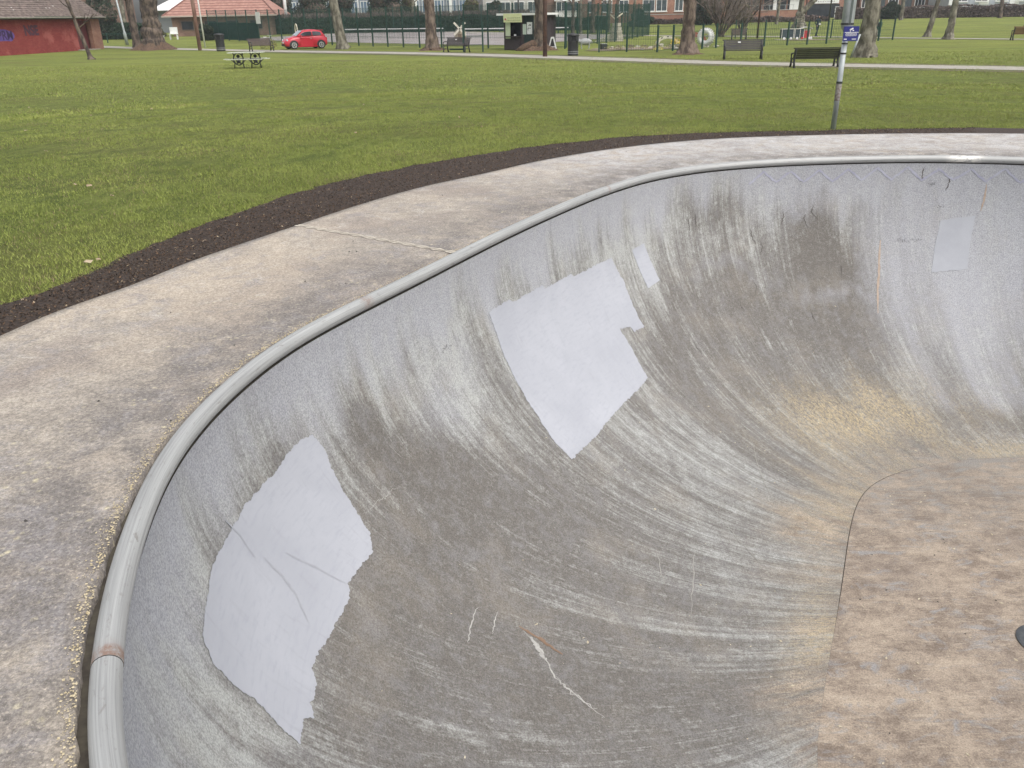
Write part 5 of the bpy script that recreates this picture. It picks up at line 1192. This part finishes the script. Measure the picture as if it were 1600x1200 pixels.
# ------------------------------------------------------------------ red car
def car():
    t = thing('parked_car', 'small bright red hatchback parked on the grass by the court fence', 'car', (-16.7, 74.2, 0), 0)
    fwd = Vector((-.86, -.51)); t.rotation_euler.z = math.atan2(fwd.y, fwd.x)           # local +x is the nose
    paint = mat('bright_red_car_paint', (.56, .025, .045), rough=.22, spec=.7); 
    L, Wd, Hh = 3.6, 1.63, 1.46
    # body stations: x, half width low, half width belt, z sill, z belt
    st = [(1.80, .50, .48, .30, .52), (1.72, .66, .62, .22, .62), (1.55, .76, .72, .20, .74), (1.25, .81, .77, .20, .86), (.85, .815, .79, .20, .93), (.50, .815, .80, .20, .955), (0, .815, .80, .20, .97), (-.6, .815, .80, .20, .99), (-1.05, .815, .80, .20, 1.0), (-1.40, .80, .77, .22, 1.0), (-1.62, .74, .71, .25, .93), (-1.76, .62, .60, .32, .80)]
    b = MB(); k = 14
    for (x, wl_, wb, z0, z1) in st:
        m_ = (z0+z1)/2
        half = [(0, z0), (wl_*.9, z0), (wl_, z0+.08), (wl_*1.01, m_), (wb, z1-.10), (wb*.93, z1-.02), (wb*.6, z1+.02), (0, z1+.035)]
        pts_ = half+[(-y, z) for y, z in half[-2:0:-1]]
        k = len(pts_); b.v += [Vector((x, y, z)) for y, z in pts_]
    for i in range(len(st)-1):
        for j in range(k): b.f.append((i*k+j, i*k+(j+1) % k, (i+1)*k+(j+1) % k, (i+1)*k+j))
    b.f.append(tuple(range(k))); b.f.append(tuple(range((len(st)-1)*k, len(st)*k))[::-1])
    body = b.build('body', paint, t, True)
    # greenhouse shell: (x, half width base, half width top, z top)
    gs = [(.86, .70, .66, .955), (.55, .74, .66, 1.17), (.28, .76, .62, 1.36), (.0, .77, .60, 1.43), (-.5, .77, .60, 1.46), (-1.0, .76, .58, 1.43), (-1.35, .74, .56, 1.34), (-1.60, .70, .60, .97)]
    g_ = MB(); k2 = 8
    for (x, wb, wt, zt) in gs:
        zb = .93; half = [(0, zb), (wb, zb), ((wb*.4+wt*.6), zb+(zt-zb)*.75), (wt*.9, zt-.015), (0, zt+.02)]; pts_ = half+[(-y, z) for y, z in half[-2:0:-1]]; k2 = len(pts_); g_.v += [Vector((x, y, z)) for y, z in pts_]
    for i in range(len(gs)-1):
        for j in range(k2): g_.f.append((i*k2+j, i*k2+(j+1) % k2, (i+1)*k2+(j+1) % k2, (i+1)*k2+j))
    g_.f.append(tuple(range(k2))); g_.f.append(tuple(range((len(gs)-1)*k2, len(gs)*k2))[::-1])
    g_.build('roof', paint, t, True)
    def gw(x, s, fz):                                  # point on the greenhouse side at height fraction
        xs = [q[0] for q in gs][::-1]; wb = np.interp(x, xs, [q[1] for q in gs][::-1]); wt = np.interp(x, xs, [q[2] for q in gs][::-1]); zt = np.interp(x, xs, [q[3] for q in gs][::-1])
        f = fz; y = wb+( (wb*.4+wt*.6)-wb)*(f/.75); return (x, s*(y+.012), .93+(zt-.93)*f)
    for s in (-1, 1):
        for xa, xb, lab in ((.50, -.42, 'door_window'), (-.50, -1.22, 'rear_side_window')):
            w_ = MB(); n = 8; 
            for i in range(n+1):
                x = xa+(xb-xa)*i/n; hi = .74; 
                w_.v += [Vector(gw(x, s, .14)), Vector(gw(x, s, hi))]
            w_.f = [(2*i, 2*i+1, 2*i+3, 2*i+2) for i in range(n)]; w_.build(lab, dglass, t)
        MB().lathe([(.01, 0), (.10, 0), (.10, .03), (.01, .04)], 16, Matrix.Translation((1.62, s*.60, .66)) @ Matrix.Rotation(rad(90), 4, 'Y') @ Matrix.Rotation(s*rad(-35), 4, 'X')).build('headlight', mat('headlamp_glass', (.6, .62, .62), rough=.1) if s < 0 else bpy.data.materials['headlamp_glass'], t, True)
        MB().box((-1.70, s*.60, .72), (.08, .10, .26)).build('tail_light', mat('tail_lamp_red', (.35, .01, .01), rough=.2) if s < 0 else bpy.data.materials['tail_lamp_red'], t)
        MB().box((.52, s*.90, .98), (.12, .18, .12)).build('wing_mirror', paint, t)
        dl_ = MB().box((.05, s*.824, .55), (1.05, .012, .62)).build('door', paint, t); MB().box((-.32, s*.836, .78), (.16, .02, .03)).build('handle', galv, dl_)
        MB().box((0, s*.80, .20), (1.9, .06, .07)).build('side_skirt', paint, t)
        for x in (1.15, -1.15):
            MB().prism([(x+math.cos(a)*.37, .31+math.sin(a)*.37) for a in np.linspace(-.25, math.pi+.25, 18)], s*.80, s*.826).build('wheel_arch', blackp, t)
            wh = MB().lathe([(.20, 0), (.295, .01), (.305, .04), (.305, .17), (.295, .19), (.01, .19)], 28, Matrix.Translation((x, s*.66 if s > 0 else -.66, .305)) @ Matrix.Rotation(rad(-90)*s, 4, 'X')).build('wheel', mat('tyre_rubber', (.02, .02, .02)) if x > 0 and s < 0 else bpy.data.materials['tyre_rubber'], t, True)
            rm = MB().lathe([(.175, .0), (.21, .0), (.21, .02), (.175, .02), (.175, 0)], 24, Matrix.Translation((x, s*.855, .305)) @ Matrix.Rotation(rad(-90)*s, 4, 'X'), cap=False)
            rm.build('rim', mat('pale_alloy', (.62, .62, .60), rough=.3) if x > 0 and s < 0 else bpy.data.materials['pale_alloy'], wh)
            sp_ = MB()
            for q in range(5): a = q*2*math.pi/5+.3; sp_.box((x+math.cos(a)*.10, s*.862, .305+math.sin(a)*.10), (.16, .012, .03), 0, 0, -a)
            sp_.build('spokes', bpy.data.materials['pale_alloy'], wh)
    ws = MB(); 
    for (x, wt, zt) in [(.80, .62, 1.0), (.55, .60, 1.172+.02), (.30, .56, 1.365+.01)]: ws.v += [Vector((x+.03, -wt, zt)), Vector((x+.03, 0, zt+.03)), Vector((x+.03, wt, zt))]
    ws.f = [(0, 1, 4, 3), (1, 2, 5, 4), (3, 4, 7, 6), (4, 5, 8, 7)]; ws.build('windscreen', mat('bright_windscreen', (.35, .38, .40), rough=.06, spec=1.0), t)
    rw = MB(); rw.v = [Vector((-1.39, -.50, 1.31)), Vector((-1.39, .50, 1.31)), Vector((-1.62, .58, 1.0)), Vector((-1.62, -.58, 1.0))]; rw.f = [(0, 1, 2, 3)]; rw.build('rear_window', dglass, t)
    MB().box((-1.38, 0, 1.40), (.22, 1.0, .035)).build('spoiler', paint, t)
    MB().box((1.79, 0, .32), (.05, .9, .14)).build('lower_grille', blackp, t); MB().box((1.815, 0, .50), (.012, .46, .10)).build('number_plate', white, t)
    for s in (-1, 1): MB().lathe([(.01, 0), (.05, 0), (.05, .02), (.01, .02)], 12, Matrix.Translation((1.76, s*.48, .36)) @ Matrix.Rotation(rad(90), 4, 'Y')).build('fog_lamp', white, t)
    MB().box((0, 0, .17), (3.0, 1.35, .10)).build('underside', blackp, t)
    return t
car()

# ------------------------------------------------------------------ person walking on the far path
def person():
    t = thing('person', 'person in dark clothes and hood walking along the far path', 'person', (28.6, 82.4, ground(28.6, 82.4)), rad(20))
    J = [((0, 0, .95), .13), ((0, 0, 1.12), .13), ((0, 0, 1.32), .16), ((0, 0, 1.45), .12), ((0, -.01, 1.53), .055), ((0, -.03, 1.66), .095), ((0, -.02, 1.74), .07),
         ((-.10, 0, .90), .10), ((-.13, -.20, .50), .065), ((-.14, -.16, .10), .045), ((-.14, -.28, .04), .04),
         ((.10, 0, .90), .10), ((.12, .10, .50), .065), ((.13, .30, .14), .045), ((.13, .22, .05), .04),
         ((-.20, 0, 1.40), .07), ((-.27, .06, 1.14), .05), ((-.20, -.14, .98), .038), ((.20, 0, 1.40), .07), ((.27, .02, 1.14), .05), ((.16, -.20, 1.06), .038)]
    E_ = [(0, 1), (1, 2), (2, 3), (3, 4), (4, 5), (5, 6), (0, 7), (7, 8), (8, 9), (9, 10), (0, 11), (11, 12), (12, 13), (13, 14), (3, 15), (15, 16), (16, 17), (3, 18), (18, 19), (19, 20)]
    me = bpy.data.meshes.new('body'); me.from_pydata([j[0] for j in J], E_, []); o_ = bpy.data.objects.new('body', me); C_.objects.link(o_)
    md = o_.modifiers.new('s', 'SKIN'); sv = me.skin_vertices[0].data
    for i, j in enumerate(J): sv[i].radius = (j[1], j[1]*.8)
    sv[0].use_root = True; o_.modifiers.new('u', 'SUBSURF').levels = 2; o_.modifiers['u'].render_levels = 2
    dg = bpy.context.evaluated_depsgraph_get(); m2 = bpy.data.meshes.new_from_object(o_.evaluated_get(dg)); bpy.data.objects.remove(o_)
    b = link('body', m2, t, mat('dark_walking_clothes', (.012, .022, .03), (.02, .035, .045), 6, .9)); m2.materials.clear(); m2.materials.append(bpy.data.materials['dark_walking_clothes'])
    for p in m2.polygons: p.use_smooth = True
    sk = mat('skin', (.42, .26, .19))
    bm = bmesh.new(); bmesh.ops.create_icosphere(bm, subdivisions=2, radius=1)
    for v in bm.verts: v.co = Vector((v.co.x*.062, v.co.y*.04-.105, v.co.z*.085+1.655))
    me = bpy.data.meshes.new('face'); bm.to_mesh(me); bm.free(); me.materials.append(sk); f = link('face', me, t)
    MB().tube([(0, -.14, 1.67), (0, -.165, 1.64)], [.008, .014], 6).build('nose', sk, f)
    for s in (-1, 1): MB().box((s*.024, -.143, 1.68), (.016, .006, .008)).build('eye', iron, f)
    for (hx, hy, hz, s) in ((-.20, -.16, .955, -1), (.15, -.24, 1.04, 1)):
        h = MB().box((hx, hy, hz-.02), (.04, .07, .08)); 
        for q in range(4): h.tube([(hx, hy-.03+q*.02, hz-.05), (hx-s*.01, hy-.035+q*.02, hz-.10), (hx-s*.025, hy-.035+q*.02, hz-.125)], [.009, .008, .006], 5)
        h.tube([(hx, hy-.03, hz-.0), (hx-s*.02, hy-.06, hz-.04)], [.01, .007], 5); h.build('hand', sk, t)
    MB().box((.02, -.25, 1.06), (.20, .03, .12)).build('paper', white, t)
    for (x, y, z) in ((-.14, -.24, .04), (.13, .24, .05)): MB().box((x, y, z), (.09, .26, .08)).build('shoe', blackp, t)
person()

# ------------------------------------------------------------------ pavilion and background buildings
PV = thing('pavilion', 'single storey pavilion with red hipped clay roof behind the court fence', 'pavilion', (-35.5, 113, ground(-35.5, 113)), 0)
MB().box((0, 3.5, 1.15), (12.4, 7, 2.3)).build('wall', dbrick, PV)
e = 2.32; rf = MB().add([(-7.1, -.7, e), (7.1, -.7, e), (7.1, 7.7, e), (-7.1, 7.7, e), (-3.6, 3.5, e+2.9), (3.6, 3.5, e+2.9)], [(0, 1, 5, 4), (1, 2, 5), (2, 3, 4, 5), (3, 0, 4), (3, 2, 1, 0)])
rf.build('roof', tiler, PV); MB().box((0, -.72, e-.02), (14.3, .06, .16)).build('fascia', mat('pale_fascia', (.48, .40, .34)), PV)
for k in range(9):
    z = e+.25+k*.3; f = (z-e)/2.9; MB().box((0, -.7+4.2*f-.03, z), (14.2-7*f-.1, .03, .05), 0, 0).build('tile_course', mat('darker_tile_edge', (.22, .11, .09)) if k == 0 else bpy.data.materials['darker_tile_edge'], PV)
for s in (-1, 1):
    MB().tube([(s*7.1, -.7, e+.03), (s*3.6, 3.5, e+2.95)], .09, 6).build('hip_tile', bpy.data.materials['darker_tile_edge'], PV)
for x in (-4.3, -1.4, 1.4, 4.3):
    f = MB().box((x, -.03, 1.25), (1.6, .06, 1.1)).build('window', mat('brown_frame', (.16, .12, .10)) if x < -4 else bpy.data.materials['brown_frame'], PV); MB().box((x, -.065, 1.25), (1.4, .02, .92)).build('pane', dglass, f)
PV2 = thing('canopy_hall', 'white roofed canopy beyond the massive old trunk', 'building', (-46.5, 128, ground(-46, 128)), 0)
MB().add([(-3.6, -.5, 2.9), (3.6, -.5, 2.9), (3.6, 6, 2.9), (-3.6, 6, 2.9), (0, 2.5, 4.9)], [(0, 1, 4), (1, 2, 4), (2, 3, 4), (3, 0, 4), (3, 2, 1, 0)]).build('roof', white, PV2)
MB().box((0, 3, 1.4), (6.0, 5, 2.8)).build('wall', mat('grey_wall', (.20, .21, .22)), PV2)
for x in (-3.3, 0, 3.3): MB().tube([(x, -.3, 0), (x, -.3, 2.9)], .08, 8).build('column', white, PV2)
def window(par, x, z, w_, h_, fm_=white, gm_=glass, nx=2, nz=1, y=-.02):
    f = MB(); t_ = .09
    f.box((x-w_/2+t_/2, y, z), (t_, .1, h_)).box((x+w_/2-t_/2, y, z), (t_, .1, h_)).box((x, y, z+h_/2-t_/2), (w_-2*t_, .1, t_)).box((x, y, z-h_/2+t_/2), (w_-2*t_, .1, t_))
    for i in range(1, nx): f.box((x-w_/2+w_*i/nx, y, z), (t_*.7, .09, h_-2*t_))
    for i in range(1, nz): f.box((x, y-.002, z-h_/2+h_*i/nz), (w_-2*t_, .085, t_*.6))
    fo = f.build('window', fm_, par); MB().box((x, y+.015, z), (w_-.12, .03, h_-.12)).build('pane', gm_, fo); MB().box((x, y-.06, z-h_/2-.06), (w_+.2, .16, .08)).build('sill', white if fm_ is white else fm_, fo)
def X_(px, Y): return (px-800)*Y*.000708
# brick house with white windows
Y = 140; hx = X_(905, Y); H1 = thing('brick_house', 'brick house with white framed windows behind the garden wall', 'house', (hx, Y, 1.0), 0); wd = X_(1085, Y)-hx
MB().box((wd/2, 3, 2.9), (wd, 6, 5.8)).build('wall', brick, H1); MB().add([(-.4, -.4, 5.8), (wd+.4, -.4, 5.8), (wd+.4, 6.4, 5.8), (-.4, 6.4, 5.8), (-.4, 3, 8), (wd+.4, 3, 8)], [(0, 1, 5, 4), (2, 3, 4, 5), (0, 4, 3), (1, 2, 5), (3, 2, 1, 0)]).build('roof', tilem, H1)
for px, w_ in ((958, 1.6), (984, 1.5), (1023, 1.9), (1043, 1.7), (930, 1.3)): window(H1, X_(px, Y)-hx, 2.35, w_, 1.7, nx=2)
window(H1, X_(1070, Y)-hx, 2.35, 1.3, 1.7)
Y = 128; gx = X_(938, Y); GW = thing('garden_wall', 'low brick garden wall with pale coping before the brick house', 'wall', (gx, Y, 1.05), 0); wd = X_(1085, Y)-gx
MB().box((wd/2, 0, .5), (wd, .25, 1.0)).build('brickwork', brick, GW); MB().box((wd/2, 0, 1.03), (wd+.1, .35, .07)).build('coping', mat('pale_coping', (.46, .44, .42)), GW)
Y = 135; hx = X_(862, Y); H2 = thing('rendered_house', 'grey house with white bay windows between bare trees right of the kiosk', 'house', (hx, Y, .9), 0); wd = X_(928, Y)-hx
MB().box((wd/2, 3, 2.9), (wd, 6, 5.8)).build('wall', dbrick, H2); MB().add([(-.4, -.4, 5.8), (wd+.4, -.4, 5.8), (wd+.4, 6.4, 5.8), (-.4, 6.4, 5.8), (wd/2, 3, 8)], [(0, 1, 4), (1, 2, 4), (2, 3, 4), (3, 0, 4)]).build('roof', tilem, H2)
by = MB().box((wd/2, -.5, 1.5), (3.4, 1, .9)).build('bay', white, H2); window(H2, wd/2, 2.5, 3.2, 1.3, nx=4, y=-.95); MB().box((wd/2, -.5, 3.3), (3.7, 1.2, .2)).build('bay_roof', white, H2)
Y = 130; hx = X_(765, Y); H3 = thing('conservatory_house', 'white framed conservatory house behind the kiosk roof', 'house', (hx, Y, .9), 0); wd = X_(858, Y)-hx
MB().box((wd/2, 3.5, 2.8), (wd, 6, 5.6)).build('wall', mat('pale_render', (.42, .41, .38), (.5, .49, .46), 2, .9), H3)
MB().add([(-.4, .1, 5.6), (wd+.4, .1, 5.6), (wd+.4, 6.9, 5.6), (-.4, 6.9, 5.6), (wd/2, 3.5, 8)], [(0, 1, 4), (1, 2, 4), (2, 3, 4), (3, 0, 4)]).build('roof', tilem, H3)
for k in range(4): window(H3, wd*(k+.6)/4.3, 1.9, 1.55, 2.6, nx=2, nz=2, y=.45)
# long office with bands of blue glass behind the conifers
Y = 165; hx = X_(420, Y); O1 = thing('office_block', 'long office block with blue glass bands behind the conifers', 'office', (hx, Y, 1.1), 0); wd = X_(745, Y)-hx
MB().box((wd/2, 5, 4.5), (wd, 10, 9)).build('wall', mat('grey_blue_cladding', (.17, .20, .24), (.22, .25, .29), 1.5, .6), O1)
for k in range(17): window(O1, wd*(k+.5)/17, 2.9, wd/17-.5, 2.2, nx=3, gm_=mat('blue_glass', (.10, .15, .22), (.16, .22, .30), .6, .15) if k == 0 else bpy.data.materials['blue_glass'])
for k in range(6): MB().box((wd*(k+.45)/6, -.5, 4.4), (.55, .3, 8.8)).build('column', white, O1)
# retail terrace at right: car park wall, shop units
Y = 150; hx = X_(1138, Y); R1 = thing('retail_block', 'retail block with white canopy band and dark glazing behind a brick wall', 'shop', (hx, Y, 1.1), 0); wd = X_(1268, Y)-hx
MB().box((wd/2, 5, 3.5), (wd, 10, 7)).build('wall', brick, R1); MB().box((wd*.58, -.45, 3.55), (wd*.8, .8, .5)).build('canopy', white, R1)
for k in range(6): window(R1, wd*(k+.9)/7, 2.2, wd/7-.25, 2.0, fm_=mat('dark_frame', (.05, .055, .06)) if k == 0 else bpy.data.materials['dark_frame'], gm_=dglass, nx=2)
MB().box((wd*.62, -.3, 1.9), (.55, .3, 3.4)).build('white_column', white, R1); MB().box((wd*.86, -.3, 1.9), (1.7, .1, 2.6)).build('white_panel', white, R1)
Y = 143; gx = X_(1090, Y); CW = thing('car_park_wall', 'long orange brick car park wall before the retail block', 'wall', (gx, Y, 1.1), 0); wd = X_(1264, Y)-gx
MB().box((wd/2, 0, .65), (wd, .25, 1.3)).build('brickwork', brick, CW); MB().box((wd/2, 0, 1.33), (wd+.1, .35, .07)).build('coping', mat('pale_wall_coping', (.46, .44, .42)), CW)
for k in range(9): MB().box((wd*(.35+.07*k), 0, 1.7), (.05, .05, .7)).build('railing_post', galv, CW)
MB().box((wd*.63, 0, 2.03), (wd*.58, .05, .05)).build('railing', galv, CW)
Y = 150; hx = X_(1270, Y); R2 = thing('shop_unit', 'brick shop unit with white sign board over a dark shopfront', 'shop', (hx, Y, 1.1), 0); wd = X_(1345, Y)-hx
MB().box((wd/2, 5, 3.5), (wd, 10, 7)).build('wall', brick, R2); MB().box((wd*.34, -.1, 1.05), (wd*.66, .2, 2.05)).build('shopfront', dglass, R2)
sb = MB().box((wd*.34, -.2, 2.5), (wd*.6, .25, .62)).build('sign_board', white, R2)
MB().lathe([(.01, 0), (.2, 0), (.2, .03), (.01, .03)], 16, Matrix.Translation((wd*.08, -.335, 2.5)) @ Matrix.Rotation(rad(90), 4, 'X')).build('red_emblem', mat('shop_red', (.45, .05, .06)), sb)
tb_ = MB()
for k in range(12): tb_.box((wd*(.14+.036*k), -.332, 2.5), (.14, .01, .14+.05*(k % 3)))
tag(tb_.build('sign_lettering', mat('grey_lettering', (.35, .33, .34)), sb), kind='stuff')
MB().box((wd*.37, -.05, 3.9), (wd*.45, .1, 1.6)).build('upper_window', dglass, R2)
for k, px in enumerate((1263, 1318)):
    o_ = thing('trolley_shelter', ['white trolley frame left of the dark shopfront', 'white leaning frame right of the dark shopfront'][k], 'frame', (X_(px, 140), 140, 1.1), 0)
    MB().box((-.3, 0, .8), (.1, .1, 1.6)).box((.4, 0, .8), (.1, .1, 1.6)).box((.05, 0, 1.6), (.8, .1, .1)).build('frame', white, o_)
Y = 152; hx = X_(1352, Y); R3 = thing('warehouse', 'dark fronted brick warehouse behind the right hand trees', 'building', (hx, Y, 1.1), 0); wd = X_(1497, Y)-hx
MB().box((wd/2, 5, 3.5), (wd, 10, 7)).build('wall', dbrick, R3)
for k in range(7): window(R3, wd*(k+.5)/7, 2.5, wd/7-.5, 2.2, fm_=bpy.data.materials['dark_frame'] if k % 2 else white, gm_=[dglass, glass][k % 2], nx=3)
Y = 145; hx = X_(1490, Y); R4 = thing('clad_building', 'pale panel clad building at the far right edge', 'building', (hx, Y, 1.1), 0); wd = X_(1680, Y)-hx
MB().box((wd/2, 5, 3.5), (wd, 10, 7)).build('wall', mat('pale_grey_cladding', (.42, .43, .46), (.50, .51, .54), 1.2, .7), R4)
for k in range(12):
    MB().box((wd*(k+.5)/12, -.04, 3.4), (wd/12-.12, .08, 3.6)).build('panel', white if k % 3 == 0 else mat('grey_blue_panel', (.38, .41, .46)) if k == 1 else bpy.data.materials.get('grey_blue_panel', white), R4)
for k in range(6): window(R4, wd*(k+.6)/6, 2.6, 2.0, 1.1, gm_=glass, nx=2, y=-.12)
# buildings and canopy beyond the shed, at left
Y = 140; hx = X_(60, Y); L1 = thing('terrace_house', 'dim house glimpsed beyond the shed roof', 'house', (hx, Y, .9), 0)
MB().box((6, 4, 3), (14, 8, 6)).build('wall', dbrick, L1); MB().add([(-1.4, -.4, 6), (13.4, -.4, 6), (13.4, 8.4, 6), (-1.4, 8.4, 6), (6, 4, 8.5)], [(0, 1, 4), (1, 2, 4), (2, 3, 4), (3, 0, 4)]).build('roof', tilem, L1)
for x in (2, 6, 10): window(L1, x, 2.4, 1.5, 1.5)
# parked cars far off before the shops
def far_car(label, px, Y, col, rz=0):
    X = X_(px, Y); t = thing('parked_car', label, 'car', (X, Y, ground(X, Y)), rz); m = mat('car_paint', col, rough=.3)
    MB().prism([(-2.1, .3), (-2.05, .75), (-1.5, .88), (-.9, 1.38), (.6, 1.40), (1.15, .95), (1.95, .82), (2.1, .55), (2.08, .3)], -.85, .85).build('body', m, t)
    MB().prism([(-1.35, .92), (-.85, 1.32), (.5, 1.33), (1.0, .95)], -.87, .87).build('windows', dglass, t)
    for x in (-1.3, 1.3):
        for s in (-1, 1): MB().lathe([(.01, 0), (.32, 0), (.32, .2), (.01, .2)], 14, Matrix.Translation((x, s*.7+.1, .32)) @ Matrix.Rotation(rad(90), 4, 'X')).build('wheel', blackp, t)
far_car('white car parked beyond the hedge before the blue glass office', 640, 140, (.6, .6, .6))
far_car('silver car parked in front of the dark retail glazing', 1222, 146.5, (.5, .5, .5))
far_car('black car parked before the brick warehouse at right', 1385, 141, (.03, .03, .035))

# ------------------------------------------------------------------ thin winter haze
hz = bpy.data.materials.new('thin_haze'); hz.use_nodes = True; t_ = hz.node_tree; t_.nodes.clear()
pv = t_.nodes.new('ShaderNodeVolumePrincipled'); pv.inputs['Color'].default_value = (.86, .90, .95, 1); pv.inputs['Density'].default_value = .0005; pv.inputs['Anisotropy'].default_value = .2
ho = t_.nodes.new('ShaderNodeOutputMaterial'); t_.links.new(pv.outputs[0], ho.inputs['Volume'])
tag(MB().box((0, 90, 4), (420, 260, 14)).build('haze', hz), kind='stuff')
